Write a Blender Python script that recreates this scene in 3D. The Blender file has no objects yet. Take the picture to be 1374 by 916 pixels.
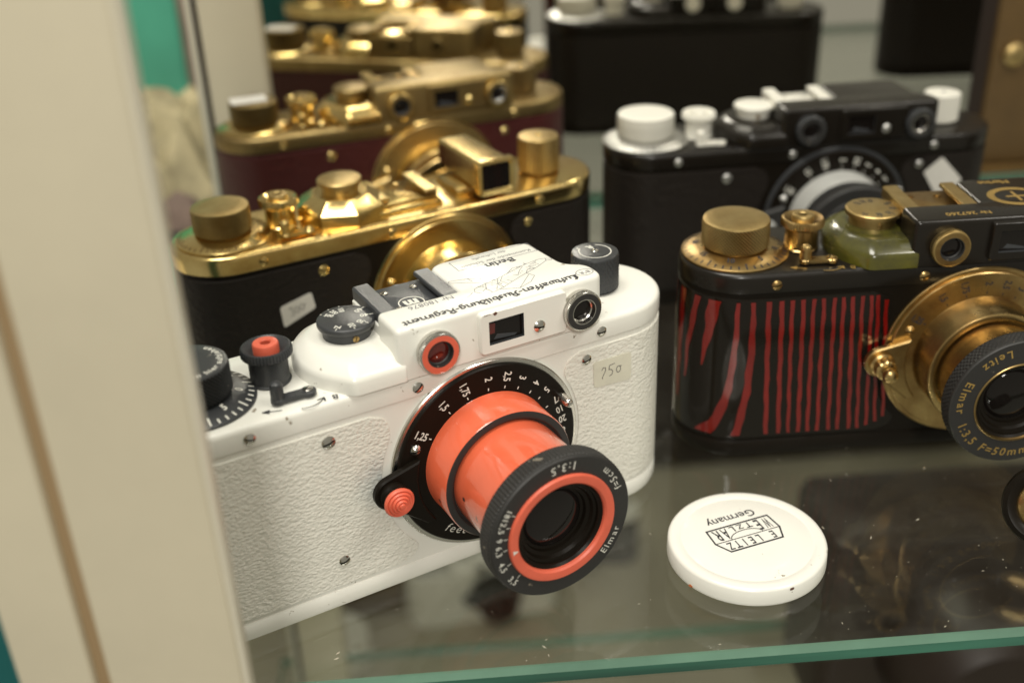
import bpy, bmesh, math, random
from math import sin, cos, pi, radians, sqrt, hypot, atan2
from mathutils import Vector, Matrix
random.seed(7)
S = 0.01                      # 1 Blender unit = 100 mm; everything below is written in millimetres
scene = bpy.context.scene
scene.unit_settings.scale_length = 0.1
COL = scene.collection

# ------------------------------------------------------------------ camera
cd = bpy.data.cameras.new('camera'); cam = bpy.data.objects.new('camera', cd); COL.objects.link(cam)
rt = Vector((0.99681976, -0.07285018, -0.03229875)); up = Vector((0.06309099, 0.47386654, 0.87833367)); fw = Vector((0.04868146, 0.87757812, -0.47695572))
M = Matrix.Identity(4)
for i, a in enumerate((rt, up, -fw)):
    for j in range(3): M[j][i] = a[j]
M[2][3] = 182.77 * S
cam.matrix_world = M
cd.sensor_width = 36; cd.lens = 36 * 1531.07 / 1374
cd.clip_start = 0.05; cd.clip_end = 400
cd.dof.use_dof = True
cd.dof.focus_distance = 268 * S
cd.dof.aperture_fstop = (cd.lens * 0.001) / (4.8 * S)    # entrance pupil 4.8 mm wide
cd.dof.aperture_blades = 0
scene.camera = cam

# ------------------------------------------------------------------ room light
w = bpy.data.worlds.new('World'); scene.world = w; w.use_nodes = True
bg = w.node_tree.nodes['Background']; bg.inputs[0].default_value = (0.50, 0.475, 0.385, 1); bg.inputs[1].default_value = 0.57

def area(name, loc, target, size, power, col, size_y=None):
    l = bpy.data.lights.new(name, 'AREA'); l.energy = power; l.color = col; l.size = size * S
    if size_y: l.shape = 'RECTANGLE'; l.size_y = size_y * S
    o = bpy.data.objects.new(name, l); COL.objects.link(o)
    o.location = Vector(loc) * S
    o.rotation_euler = (Vector(target) * S - o.location).to_track_quat('-Z', 'Y').to_euler()
    return o
area('ceiling_lamp', (-150, 60, 1150), (0, 250, 0), 560, 960, (1.0, 0.965, 0.87), 420)
area('ceiling_lamp', (800, -150, 1300), (0, 250, 0), 500, 560, (1.0, 0.95, 0.85), 200)
area('room_lamp', (-40, -800, 800), (0, 300, 0), 170, 680, (1.0, 0.96, 0.88))
scene.view_settings.view_transform = 'Standard'; scene.view_settings.look = 'None'
scene.view_settings.exposure = 0.10; scene.view_settings.gamma = 1
scene.render.engine = 'CYCLES'
try:
    scene.cycles.max_bounces = 10; scene.cycles.transparent_max_bounces = 16; scene.cycles.glossy_bounces = 6
except Exception: pass

# ------------------------------------------------------------------ materials
def nt(m): return m.node_tree.nodes, m.node_tree.links
def mat(name, col, metal=0.0, rough=0.4, bump=0, bscale=30, coat=0.0, var=0.0, vscale=4.0, col2=None, rvar=0.0, ior=None, spec=None):
    m = bpy.data.materials.new(name); m.use_nodes = True; N, L = nt(m); b = N['Principled BSDF']
    b.inputs['Base Color'].default_value = (*col, 1); b.inputs['Metallic'].default_value = metal; b.inputs['Roughness'].default_value = rough
    if coat: b.inputs['Coat Weight'].default_value = coat; b.inputs['Coat Roughness'].default_value = 0.06
    if ior: b.inputs['IOR'].default_value = ior
    if spec is not None: b.inputs['Specular IOR Level'].default_value = spec
    tc = N.new('ShaderNodeTexCoord')
    if var or col2 or rvar:
        n = N.new('ShaderNodeTexNoise'); n.inputs['Scale'].default_value = vscale; n.inputs['Detail'].default_value = 6; n.inputs['Roughness'].default_value = 0.65
        L.new(tc.outputs['Object'], n.inputs['Vector'])
        r = N.new('ShaderNodeValToRGB'); r.color_ramp.elements[0].position = 0.35; r.color_ramp.elements[1].position = 0.68
        c2 = col2 or tuple(c * (1 - var) for c in col)
        r.color_ramp.elements[0].color = (*col, 1); r.color_ramp.elements[1].color = (*c2, 1)
        L.new(n.outputs['Fac'], r.inputs['Fac']); L.new(r.outputs['Color'], b.inputs['Base Color'])
        if rvar:
            mr = N.new('ShaderNodeMapRange'); mr.inputs['From Min'].default_value = 0.3; mr.inputs['From Max'].default_value = 0.75
            mr.inputs['To Min'].default_value = rough; mr.inputs['To Max'].default_value = rough + rvar
            L.new(n.outputs['Fac'], mr.inputs['Value']); L.new(mr.outputs['Result'], b.inputs['Roughness'])
    if bump:
        n2 = N.new('ShaderNodeTexNoise'); n2.inputs['Scale'].default_value = bscale; n2.inputs['Detail'].default_value = 4
        L.new(tc.outputs['Object'], n2.inputs['Vector'])
        bp = N.new('ShaderNodeBump'); bp.inputs['Strength'].default_value = bump; bp.inputs['Distance'].default_value = 0.002
        L.new(n2.outputs['Fac'], bp.inputs['Height']); L.new(bp.outputs['Normal'], b.inputs['Normal'])
    return m
def leather(name, col, rough, strength, scale=95.0, dirt=None):
    m = mat(name, col, rough=rough); N, L = nt(m); b = N['Principled BSDF']
    tc = N.new('ShaderNodeTexCoord')
    mp = N.new('ShaderNodeMapping'); mp.inputs['Scale'].default_value = (0.85, 0.85, 1.25); mp.inputs['Rotation'].default_value = (0, radians(10), 0)
    L.new(tc.outputs['Object'], mp.inputs['Vector'])
    dn = N.new('ShaderNodeTexNoise'); dn.inputs['Scale'].default_value = 34; L.new(mp.outputs[0], dn.inputs['Vector'])
    mx = N.new('ShaderNodeVectorMath'); mx.operation = 'MULTIPLY_ADD'; mx.inputs[1].default_value = (0.012, 0.012, 0.012)
    L.new(dn.outputs['Color'], mx.inputs[0]); L.new(mp.outputs[0], mx.inputs[2])
    v = N.new('ShaderNodeTexVoronoi'); v.feature = 'SMOOTH_F1'; v.inputs['Smoothness'].default_value = 0.7; v.inputs['Scale'].default_value = scale * 0.68
    L.new(mx.outputs[0], v.inputs['Vector'])
    n = N.new('ShaderNodeTexNoise'); n.inputs['Scale'].default_value = scale * 0.42; n.inputs['Detail'].default_value = 3; n.inputs['Roughness'].default_value = 0.5
    L.new(mx.outputs[0], n.inputs['Vector'])
    ad = N.new('ShaderNodeMath'); ad.operation = 'MULTIPLY_ADD'; ad.inputs[1].default_value = -0.85
    L.new(v.outputs['Distance'], ad.inputs[0]); L.new(n.outputs['Fac'], ad.inputs[2])
    bp = N.new('ShaderNodeBump'); bp.inputs['Strength'].default_value = strength; bp.inputs['Distance'].default_value = 0.0055
    L.new(ad.outputs[0], bp.inputs['Height']); L.new(bp.outputs['Normal'], b.inputs['Normal'])
    if dirt:     # worn grey patch rubbed by the focusing lever
        gx = N.new('ShaderNodeVectorMath'); gx.operation = 'DISTANCE'; gx.inputs[1].default_value = (0.475, -0.01, 0.315)
        L.new(tc.outputs['Object'], gx.inputs[0])
        mr = N.new('ShaderNodeMapRange'); mr.inputs['From Min'].default_value = 0.03; mr.inputs['From Max'].default_value = 0.085; mr.inputs['To Min'].default_value = 0.75; mr.inputs['To Max'].default_value = 0.0
        L.new(gx.outputs['Value'], mr.inputs['Value'])
        ml = N.new('ShaderNodeMath'); ml.operation = 'MULTIPLY'; L.new(mr.outputs[0], ml.inputs[0]); L.new(n.outputs['Fac'], ml.inputs[1])
        mc = N.new('ShaderNodeMix'); mc.data_type = 'RGBA'; mc.inputs[6].default_value = (*col, 1); mc.inputs[7].default_value = (*dirt, 1)
        L.new(ml.outputs[0], mc.inputs[0]); L.new(mc.outputs[2], b.inputs['Base Color'])
    return m
WHITE = mat('white_enamel', (0.82, 0.81, 0.745), rough=0.30, coat=0.25, bump=0.25, bscale=6, var=0.06, vscale=1.5)
def wear(m, col, thr=0.70, scale=38.0):
    N, L = nt(m); b = N['Principled BSDF']; tc = N.new('ShaderNodeTexCoord')
    n = N.new('ShaderNodeTexNoise'); n.inputs['Scale'].default_value = scale; n.inputs['Detail'].default_value = 5; n.inputs['Roughness'].default_value = 0.6; L.new(tc.outputs['Object'], n.inputs['Vector'])
    n2 = N.new('ShaderNodeTexNoise'); n2.inputs['Scale'].default_value = scale * .12; L.new(tc.outputs['Object'], n2.inputs['Vector'])
    ad = N.new('ShaderNodeMath'); ad.operation = 'MULTIPLY_ADD'; ad.inputs[1].default_value = 0.35; L.new(n2.outputs['Fac'], ad.inputs[0]); L.new(n.outputs['Fac'], ad.inputs[2])
    mr = N.new('ShaderNodeMapRange'); mr.inputs['From Min'].default_value = thr + .175; mr.inputs['From Max'].default_value = thr + .195; L.new(ad.outputs[0], mr.inputs['Value'])
    mx = N.new('ShaderNodeMix'); mx.data_type = 'RGBA'; mx.inputs[7].default_value = (*col, 1)
    src = b.inputs['Base Color'].links[0].from_socket if b.inputs['Base Color'].links else None
    if src: L.new(src, mx.inputs[6])
    else: mx.inputs[6].default_value = b.inputs['Base Color'].default_value[:]
    L.new(mr.outputs[0], mx.inputs[0]); L.new(mx.outputs[2], b.inputs['Base Color'])
wear(WHITE, (0.30, 0.26, 0.20), 0.70)
WLEATHER = leather('white_leather', (0.77, 0.755, 0.68), 0.38, 0.48, scale=185, dirt=(0.25, 0.30, 0.33))
BLACK = mat('black_lacquer', (0.008, 0.006, 0.004), rough=0.30, spec=0.14, bump=0.15, bscale=40, rvar=0.12, vscale=12)
TOPBLACK = mat('black_top_enamel', (0.009, 0.007, 0.005), rough=0.25, spec=0.3, coat=0.18, bump=0.15, bscale=30, rvar=0.12, vscale=10)
BLACKM = mat('black_anodised', (0.022, 0.021, 0.020), rough=0.5, bump=0.3, bscale=120)
PLATEGREY = mat('grey_black_metal', (0.05, 0.053, 0.058), rough=0.42, bump=0.3, bscale=150)
CHARCOAL = mat('charcoal_metal', (0.035, 0.037, 0.040), rough=0.38, bump=0.2, bscale=100)
BLEATHER = leather('black_leather', (0.012, 0.009, 0.007), 0.5, 0.5)
BLEATHER.node_tree.nodes['Principled BSDF'].inputs['Specular IOR Level'].default_value = 0.25
MAROON = leather('maroon_leather', (0.05, 0.007, 0.006), 0.45, 0.5)
ORANGE = mat('orange_enamel', (0.80, 0.145, 0.066), rough=0.20, coat=0.85, bump=0.12, bscale=8, var=0.10, vscale=9)
ORANGEM = mat('orange_paint', (0.74, 0.135, 0.075), rough=0.42, bump=0.2, bscale=60, var=0.1, vscale=20)
CHROME = mat('chrome', (0.62, 0.60, 0.56), metal=1, rough=0.16, rvar=0.15, vscale=20)
SATIN = mat('satin_chrome', (0.55, 0.545, 0.52), metal=1, rough=0.38, rvar=0.1, vscale=20)
GOLD = mat('polished_gold', (0.87, 0.68, 0.30), metal=1, rough=0.13, col2=(0.55, 0.36, 0.12), vscale=5, rvar=0.16, bump=0.25, bscale=8)
GOLDM = mat('matt_gold', (0.60, 0.455, 0.21), metal=1, rough=0.36, col2=(0.40, 0.27, 0.10), vscale=8, rvar=0.1, bump=0.3, bscale=60)
GOLDD = mat('dull_dark_gold', (0.36, 0.27, 0.12), metal=1, rough=0.36, col2=(0.22, 0.15, 0.06), vscale=6, rvar=0.2)
BRASS = mat('aged_brass', (0.60, 0.43, 0.185), metal=1, rough=0.21, col2=(0.24, 0.14, 0.05), vscale=6, rvar=0.25, bump=0.3, bscale=25)
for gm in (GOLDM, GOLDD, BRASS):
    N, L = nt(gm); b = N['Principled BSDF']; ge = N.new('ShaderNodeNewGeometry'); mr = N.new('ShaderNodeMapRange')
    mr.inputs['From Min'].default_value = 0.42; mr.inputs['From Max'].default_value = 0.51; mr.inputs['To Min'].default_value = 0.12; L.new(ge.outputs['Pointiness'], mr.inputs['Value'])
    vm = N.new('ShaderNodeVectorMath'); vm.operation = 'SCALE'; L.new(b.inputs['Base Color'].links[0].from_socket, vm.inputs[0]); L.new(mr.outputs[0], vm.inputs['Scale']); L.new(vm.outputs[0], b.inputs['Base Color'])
wear(ORANGE, (0.30, 0.07, 0.03), 0.69, 26); wear(BLACKM, (0.20, 0.17, 0.13), 0.71, 40); wear(CHARCOAL, (0.16, 0.15, 0.13), 0.71, 40)
PRINTW = mat('white_print', (0.72, 0.71, 0.64), rough=0.6)
PRINTK = mat('black_print', (0.02, 0.02, 0.025), rough=0.6)
PRINTG = mat('grey_print', (0.16, 0.16, 0.17), rough=0.6)
PRINTGOLD = mat('gold_print', (0.50, 0.33, 0.10), metal=0.6, rough=0.4)
PEN = mat('pen_ink', (0.10, 0.09, 0.09), rough=0.6)
PAPER = mat('yellowed_paper', (0.70, 0.68, 0.56), rough=0.55, var=0.15, vscale=8)
PAPERW = mat('white_paper', (0.62, 0.60, 0.55), rough=0.6, var=0.1, vscale=8)
GLASSK = mat('dark_coated_glass', (0.010, 0.008, 0.007), rough=0.06, coat=0.15, ior=1.35)
GLASSR = mat('dark_red_glass', (0.13, 0.012, 0.008), rough=0.1, coat=0.8, var=0.5, vscale=20)
HOLE = mat('dark_hole', (0.004, 0.004, 0.004), rough=0.6)
KNOBW = mat('ivory_enamel', (0.72, 0.70, 0.62), rough=0.35, coat=0.2)
SILVERP = mat('silver_paint', (0.55, 0.55, 0.52), rough=0.4, metal=0.3, var=0.15, vscale=8)
RED = mat('red_lacquer', (0.19, 0.007, 0.005), rough=0.14, coat=0.6, var=0.3, vscale=8)
DKZEBRA = mat('black_gloss_lacquer', (0.010, 0.008, 0.006), rough=0.12, coat=0.22, spec=0.2)
BEIGE = mat('beige_frame_paint', (0.57, 0.515, 0.385), rough=0.45, bump=0.2, bscale=9, var=0.09, vscale=2.2, rvar=0.15)
BROWNLINE = mat('brown_rubber_seal', (0.34, 0.235, 0.125), rough=0.6)
STRIP = mat('pale_edge_strip', (0.60, 0.56, 0.45), rough=0.35)
OLIVE = mat('olive_reflection_lacquer', (0.022, 0.021, 0.015), rough=0.22, coat=0.5, col2=(0.095, 0.088, 0.006), vscale=2.6, rvar=0.1)  # black dome lacquer with a yellow-green reflection painted into its colour
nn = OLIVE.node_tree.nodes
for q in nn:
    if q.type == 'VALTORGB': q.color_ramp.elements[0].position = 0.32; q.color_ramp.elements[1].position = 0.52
FLOORB = mat('worn_beige_board', (0.40, 0.36, 0.26), rough=0.6, var=0.3, vscale=0.8)
CLOTH = mat('sand_cloth', (0.66, 0.57, 0.34), rough=0.8, var=0.6, vscale=4, bump=0.5, bscale=30)
GREEN = mat('green_card', (0.09, 0.42, 0.29), rough=0.5, var=0.2, vscale=2)
TEAL = mat('teal_card', (0.0, 0.10, 0.10), rough=0.5)
TAN = mat('brown_leather', (0.13, 0.075, 0.022), rough=0.5, var=0.4, vscale=2, bump=0.5, bscale=40)
DARKWOOD = mat('dark_brown_leather', (0.018, 0.009, 0.005), rough=0.5)
PINKISH = mat('dusky_cloth', (0.28, 0.20, 0.16), rough=0.8, var=0.4, vscale=3)
GREYW = mat('grey_white_wall', (0.55, 0.50, 0.40), rough=0.7, var=0.1, vscale=0.6)
CRUMB = mat('orange_crumb', (0.50, 0.14, 0.04), rough=0.7, var=0.4, vscale=60)
DUST = mat('pale_dust', (0.55, 0.50, 0.40), rough=0.9)
CHIP = mat('chipped_metal', (0.12, 0.05, 0.03), rough=0.5)

def clear_sheet(name, tint, rough=0.0, film=0.0):
    m = bpy.data.materials.new(name); m.use_nodes = True; N, L = nt(m); N.remove(N['Principled BSDF']); out = N['Material Output']
    t = N.new('ShaderNodeBsdfTransparent'); t.inputs[0].default_value = (*tint, 1)
    g = N.new('ShaderNodeBsdfGlossy'); g.inputs['Roughness'].default_value = rough; g.inputs['Color'].default_value = (1, 1, 1, 1)
    ge = N.new('ShaderNodeNewGeometry'); dt = N.new('ShaderNodeVectorMath'); dt.operation = 'DOT_PRODUCT'; L.new(ge.outputs['Normal'], dt.inputs[0]); L.new(ge.outputs['Incoming'], dt.inputs[1])
    ab = N.new('ShaderNodeMath'); ab.operation = 'ABSOLUTE'; L.new(dt.outputs['Value'], ab.inputs[0])
    su = N.new('ShaderNodeMath'); su.operation = 'SUBTRACT'; su.inputs[0].default_value = 1; L.new(ab.outputs[0], su.inputs[1])
    pw = N.new('ShaderNodeMath'); pw.operation = 'POWER'; pw.inputs[1].default_value = 5; L.new(su.outputs[0], pw.inputs[0])
    f = N.new('ShaderNodeMath'); f.operation = 'MULTIPLY_ADD'; f.inputs[1].default_value = 0.96; f.inputs[2].default_value = 0.04; L.new(pw.outputs[0], f.inputs[0])   # Schlick, same from both sides
    mx = N.new('ShaderNodeMixShader'); L.new(f.outputs[0], mx.inputs[0]); L.new(t.outputs[0], mx.inputs[1]); L.new(g.outputs[0], mx.inputs[2])
    last = mx
    if film:   # thin film of dust and smears on the pane
        d = N.new('ShaderNodeBsdfDiffuse'); d.inputs[0].default_value = (0.6, 0.57, 0.48, 1)
        tc = N.new('ShaderNodeTexCoord'); n = N.new('ShaderNodeTexNoise'); n.inputs['Scale'].default_value = 3; n.inputs['Detail'].default_value = 8; n.inputs['Roughness'].default_value = 0.75
        L.new(tc.outputs['Object'], n.inputs['Vector'])
        mr = N.new('ShaderNodeMapRange'); mr.inputs['From Min'].default_value = 0.45; mr.inputs['From Max'].default_value = 0.8; mr.inputs['To Max'].default_value = film; mr.inputs['To Min'].default_value = film * 0.12
        L.new(n.outputs['Fac'], mr.inputs['Value'])
        m2 = N.new('ShaderNodeMixShader'); L.new(mr.outputs[0], m2.inputs[0]); L.new(mx.outputs[0], m2.inputs[1]); L.new(d.outputs[0], m2.inputs[2]); last = m2
    L.new(last.outputs[0], out.inputs['Surface'])
    return m
GLASS = clear_sheet('clear_shelf_glass', (0.955, 0.975, 0.950), film=0.025)
def green_edge():
    m = bpy.data.materials.new('green_glass_edge'); m.use_nodes = True; N, L = nt(m); b = N['Principled BSDF']
    tc = N.new('ShaderNodeTexCoord'); n = N.new('ShaderNodeTexNoise'); n.inputs['Scale'].default_value = 1.4; n.inputs['Detail'].default_value = 5
    mp = N.new('ShaderNodeMapping'); mp.inputs['Scale'].default_value = (1, 1, 14); L.new(tc.outputs['Object'], mp.inputs['Vector']); L.new(mp.outputs[0], n.inputs['Vector'])
    r = N.new('ShaderNodeValToRGB'); r.color_ramp.elements[0].color = (0.010, 0.060, 0.040, 1); r.color_ramp.elements[1].color = (0.045, 0.19, 0.125, 1)
    r.color_ramp.elements[0].position = 0.3; r.color_ramp.elements[1].position = 0.75
    L.new(n.outputs['Fac'], r.inputs[0]); L.new(r.outputs[0], b.inputs['Base Color']); b.inputs['Roughness'].default_value = 0.18; b.inputs['Coat Weight'].default_value = 0.5
    return m
GEDGE = green_edge()
PALE = mat('pale_green_arris', (0.16, 0.30, 0.22), rough=0.25, coat=0.4, var=0.3, vscale=1.5)
MIRROR = mat('mirror_silver', (0.84, 0.82, 0.75), metal=1, rough=0.012)

# ------------------------------------------------------------------ mesh helpers (millimetres in)
class MB:
    def __init__(s): s.v = []; s.f = []; s.m = []
    def add(s, vs, fs, mi=0):
        o = len(s.v); s.v += [tuple(p) for p in vs]
        for f in fs: s.f.append(tuple(i + o for i in f)); s.m.append(mi)
    def build(s, name, mats, parent=None, smooth=True, angle=34, recalc=True, label=None):
        me = bpy.data.meshes.new(name)
        me.from_pydata([(a * S, b * S, c * S) for a, b, c in s.v], [], s.f)
        if not isinstance(mats, (list, tuple)): mats = [mats]
        for q in mats: me.materials.append(q)
        if len(mats) > 1: me.polygons.foreach_set('material_index', s.m)
        if recalc:
            bm = bmesh.new(); bm.from_mesh(me); bmesh.ops.recalc_face_normals(bm, faces=bm.faces); bm.to_mesh(me); bm.free()
        if smooth:
            me.polygons.foreach_set('use_smooth', [True] * len(me.polygons)); me.set_sharp_from_angle(angle=radians(angle))
        me.update()
        o = bpy.data.objects.new(name, me); COL.objects.link(o)
        if parent is not None: o.parent = parent
        if label: o['label'] = label
        return o
def tag(o, label, cat, group=None):
    o['label'] = label; o['category'] = cat
    if group: o['group'] = group
    return o
def loft(mb, rings, cap0=True, cap1=True, mi=0, closed=True):
    n = len(rings[0]); vs = [p for r in rings for p in r]; fs = []
    for k in range(len(rings) - 1):
        for i in range(n if closed else n - 1):
            j = (i + 1) % n; fs.append((k * n + i, k * n + j, (k + 1) * n + j, (k + 1) * n + i))
    if cap0: fs.append(tuple(range(n)))
    if cap1: fs.append(tuple((len(rings) - 1) * n + i for i in range(n)))
    mb.add(vs, fs, mi)
def ax_z(cx, cy, z0=0): return lambda a, b, h: (cx + a, cy + b, z0 + h)
def ax_f(cx, cz, y0=0): return lambda a, b, h: (cx + a, y0 - h, cz + b)       # points towards -y, the camera's front
def ax_b(cx, cz, y0=0): return lambda a, b, h: (cx - a, y0 + h, cz + b)       # points towards +y, its back
def lathe(mb, prof, fr, n=48, rmod=None, mi=0):
    rows = []; vs = []; fs = []
    for k, (r, h) in enumerate(prof):
        if r < 1e-6: rows.append([len(vs)]); vs.append(fr(0, 0, h)); continue
        row = []
        for i in range(n):
            t = 2 * pi * i / n; q = r + (rmod(t, k, h) if rmod else 0)
            row.append(len(vs)); vs.append(fr(q * cos(t), q * sin(t), h))
        rows.append(row)
    for a, b in zip(rows, rows[1:]):
        for i in range(n):
            j = (i + 1) % n
            if len(a) == 1 and len(b) == 1: continue
            if len(a) == 1: fs.append((a[0], b[j], b[i]))
            elif len(b) == 1: fs.append((a[i], a[j], b[0]))
            else: fs.append((a[i], a[j], b[j], b[i]))
    mb.add(vs, fs, mi)
def diamond(mb, r, h0, h1, fr, teeth=44, rows=10, amp=0.35, mi=0):
    """cross-knurled band: a lattice of little pyramids"""
    n = teeth * 2; vs = []; fs = []
    R = rows * 2
    for k in range(R + 1):
        h = h0 + (h1 - h0) * k / R
        for i in range(n):
            t = 2 * pi * i / n; hi = (i % 2 == 0 and k % 4 == 1) or (i % 2 == 1 and k % 4 == 3)
            mid = (i % 2 == 1 and k % 4 == 1) or (i % 2 == 0 and k % 4 == 3)
            q = r + (0 if hi else -amp if mid else -amp * 0.55)
            if k in (0, R): q = r - amp * 0.6
            vs.append(fr(q * cos(t), q * sin(t), h))
    for k in range(R):
        for i in range(n):
            j = (i + 1) % n; fs.append((k * n + i, k * n + j, (k + 1) * n + j, (k + 1) * n + i))
    mb.add(vs, fs, mi)
def straight(teeth, amp): return lambda t, k, h: (-amp if int(round(t * teeth / pi)) % 2 else 0)
def box(mb, x0, x1, y0, y1, z0, z1, mi=0, bev=0.0):
    if bev:
        o = rrect(x0, x1, y0, y1, bev, 3)
        loft(mb, [inset(o, bev, z0), inset(o, bev * .3, z0 + bev * .3), inset(o, 0, z0 + bev), inset(o, 0, z1 - bev), inset(o, bev * .3, z1 - bev * .3), inset(o, bev, z1)], mi=mi); return
    vs = [(x, y, z) for z in (z0, z1) for y in (y0, y1) for x in (x0, x1)]
    mb.add(vs, [(0, 1, 3, 2), (4, 5, 7, 6), (0, 1, 5, 4), (2, 3, 7, 6), (0, 2, 6, 4), (1, 3, 7, 5)], mi)
def rrect(x0, x1, y0, y1, r, n=6):
    pts = []
    for cx, cy, a in ((x1 - r, y0 + r, -90), (x1 - r, y1 - r, 0), (x0 + r, y1 - r, 90), (x0 + r, y0 + r, 180)):
        for k in range(n + 1):
            t = radians(a + 90 * k / n); pts.append((cx + r * cos(t), cy + r * sin(t)))
    return pts
def inset(pts, d, z):
    """move a counter-clockwise outline inwards by d"""
    n = len(pts); out = []
    for i in range(n):
        a = pts[i - 1]; b = pts[i]; c = pts[(i + 1) % n]
        e1 = (b[0] - a[0], b[1] - a[1]); e2 = (c[0] - b[0], c[1] - b[1]); l1 = hypot(*e1) or 1e-9; l2 = hypot(*e2) or 1e-9
        n1 = (-e1[1] / l1, e1[0] / l1); n2 = (-e2[1] / l2, e2[0] / l2); m = (n1[0] + n2[0], n1[1] + n2[1]); q = m[0] * m[0] + m[1] * m[1]
        k = 2 * d / max(q, 0.7)
        out.append((b[0] + m[0] * k, b[1] + m[1] * k, z))
    return out
def fillet(poly, rad, n=5):
    """round the corners of a counter-clockwise polygon; rad is one number or one per corner"""
    out = []; N_ = len(poly)
    for i in range(N_):
        r = rad[i] if isinstance(rad, (list, tuple)) else rad
        p = Vector(poly[i]); a = (Vector(poly[i - 1]) - p); b = (Vector(poly[(i + 1) % N_]) - p)
        d = min(r, a.length * .48, b.length * .48)
        if d < 0.02: out.append(tuple(p)); continue
        A = p + a.normalized() * d; B = p + b.normalized() * d
        for k in range(n + 1):
            t = k / n; q = A * (1 - t) ** 2 + p * 2 * t * (1 - t) + B * t * t; out.append((q.x, q.y))
    return out

# ------------------------------------------------------------------ lettering
_tc = {}
def glyphs(txt, size=1.0, bold=0.0, shear=0.0):
    k = (txt, bold, shear)
    if k not in _tc:
        cu = bpy.data.curves.new('t', 'FONT'); cu.body = txt; cu.size = 1; cu.resolution_u = 2; cu.offset = bold; cu.shear = shear
        cu.align_x = 'CENTER'; cu.align_y = 'CENTER'
        o = bpy.data.objects.new('t', cu); COL.objects.link(o); bpy.context.view_layer.update()
        me = bpy.data.meshes.new_from_object(o.evaluated_get(bpy.context.evaluated_depsgraph_get()))
        _tc[k] = ([tuple(v.co[:2]) for v in me.vertices], [tuple(p.vertices) for p in me.polygons])
        bpy.data.objects.remove(o); bpy.data.meshes.remove(me); bpy.data.curves.remove(cu)
    v, f = _tc[k]; return [(a * size, b * size) for a, b in v], f
def put(mb, vf, fr, cx, cy, ang=0, mi=0, sx=1.0, lift=0.0):
    """flat shape -> surface: fr(a, b, h); placed at (cx, cy) turned by ang degrees"""
    c, s = cos(radians(ang)), sin(radians(ang)); v, f = vf
    mb.add([fr(cx + c * a * sx - s * b, cy + s * a * sx + c * b, lift) for a, b in v], f, mi)
def arc_text(mb, txt, fr, r, a0, size, bold=0.02, lift=0.04, adv=0.62, sx=1.0, inward=True, shear=0.0):
    """letters one after another round a circle, tops towards the centre (reads counter-clockwise)"""
    a = a0
    wd = {'m': 0.9, 'w': .85, 'W': 1., 'i': .32, 'l': .32, 't': .4, 'f': .4, 'r': .45, ' ': .4, ':': .35, ',': .32, '.': .3, '1': .5, 'I': .35, '=': .65}
    for ch in txt:
        wch = wd.get(ch, adv) * size * sx; a += degrees_(wch / 2 / r)
        if ch != ' ':
            v, f = glyphs('H' + ch + 'H', size, bold, shear)      # keeps the letter on a common baseline
            x0 = -1e9
            v2, f2 = one_glyph(ch, size, bold, shear)
            t = radians(a); put(mb, (v2, f2), fr, r * cos(t), r * sin(t), a + 90 if inward else a - 90, lift=lift, sx=sx)
        a += degrees_(wch / 2 / r)
    return a
def degrees_(x): return x * 180 / pi
def one_glyph(ch, size, bold, shear):
    k = ('1', ch, bold, shear)
    if k not in _tc:
        cu = bpy.data.curves.new('t', 'FONT'); cu.body = ch; cu.size = 1; cu.resolution_u = 2; cu.offset = bold; cu.shear = shear; cu.align_x = 'CENTER'
        o = bpy.data.objects.new('t', cu); COL.objects.link(o); bpy.context.view_layer.update()
        me = bpy.data.meshes.new_from_object(o.evaluated_get(bpy.context.evaluated_depsgraph_get()))
        _tc[k] = ([(v.co[0], v.co[1] - 0.34) for v in me.vertices], [tuple(p.vertices) for p in me.polygons])
        bpy.data.objects.remove(o); bpy.data.meshes.remove(me); bpy.data.curves.remove(cu)
    v, f = _tc[k]; return [(a * size, b * size) for a, b in v], f
_lift = [0]
def stroke(mb, pts, wdt, fr, lift=0.04, mi=0, closed=False):
    if closed: pts = list(pts) + [pts[0]]
    for a, b in zip(pts, pts[1:]):
        dx, dy = b[0] - a[0], b[1] - a[1]; l = hypot(dx, dy) or 1e-9; nx, ny = -dy / l * wdt / 2, dx / l * wdt / 2; ex, ey = dx / l * wdt * .35, dy / l * wdt * .35
        _lift[0] = (_lift[0] + 1) % 12; h = lift + _lift[0] * 0.0012
        mb.add([fr(a[0] + nx - ex, a[1] + ny - ey, h), fr(a[0] - nx - ex, a[1] - ny - ey, h), fr(b[0] - nx + ex, b[1] - ny + ey, h), fr(b[0] + nx + ex, b[1] + ny + ey, h)], [(0, 1, 2, 3)], mi)
def nib(mb, pts, wdt, fr, lift=0.04):
    n = wdt * 0.42
    for a, b in zip(pts, pts[1:]):
        _lift[0] = (_lift[0] + 1) % 12; h = lift + _lift[0] * 0.0012
        P = [(q[0] + sx * n * dx + ox, q[1] + sx * n * dy + oy) for q in (a, b) for sx, dx, dy, ox, oy in ((1, 1, 1, 0, 0), (-1, 1, 1, 0, 0))]
        thin = wdt * 0.1
        q = [(P[0][0] - thin, P[0][1] + thin), (P[1][0] - thin, P[1][1] + thin), (P[1][0] + thin, P[1][1] - thin), (P[0][0] + thin, P[0][1] - thin)]
        r_ = [(P[2][0] - thin, P[2][1] + thin), (P[3][0] - thin, P[3][1] + thin), (P[3][0] + thin, P[3][1] - thin), (P[2][0] + thin, P[2][1] - thin)]
        pts8 = hull(q + r_); mb.add([fr(x, y, h) for x, y in pts8], [tuple(range(len(pts8)))])
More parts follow.
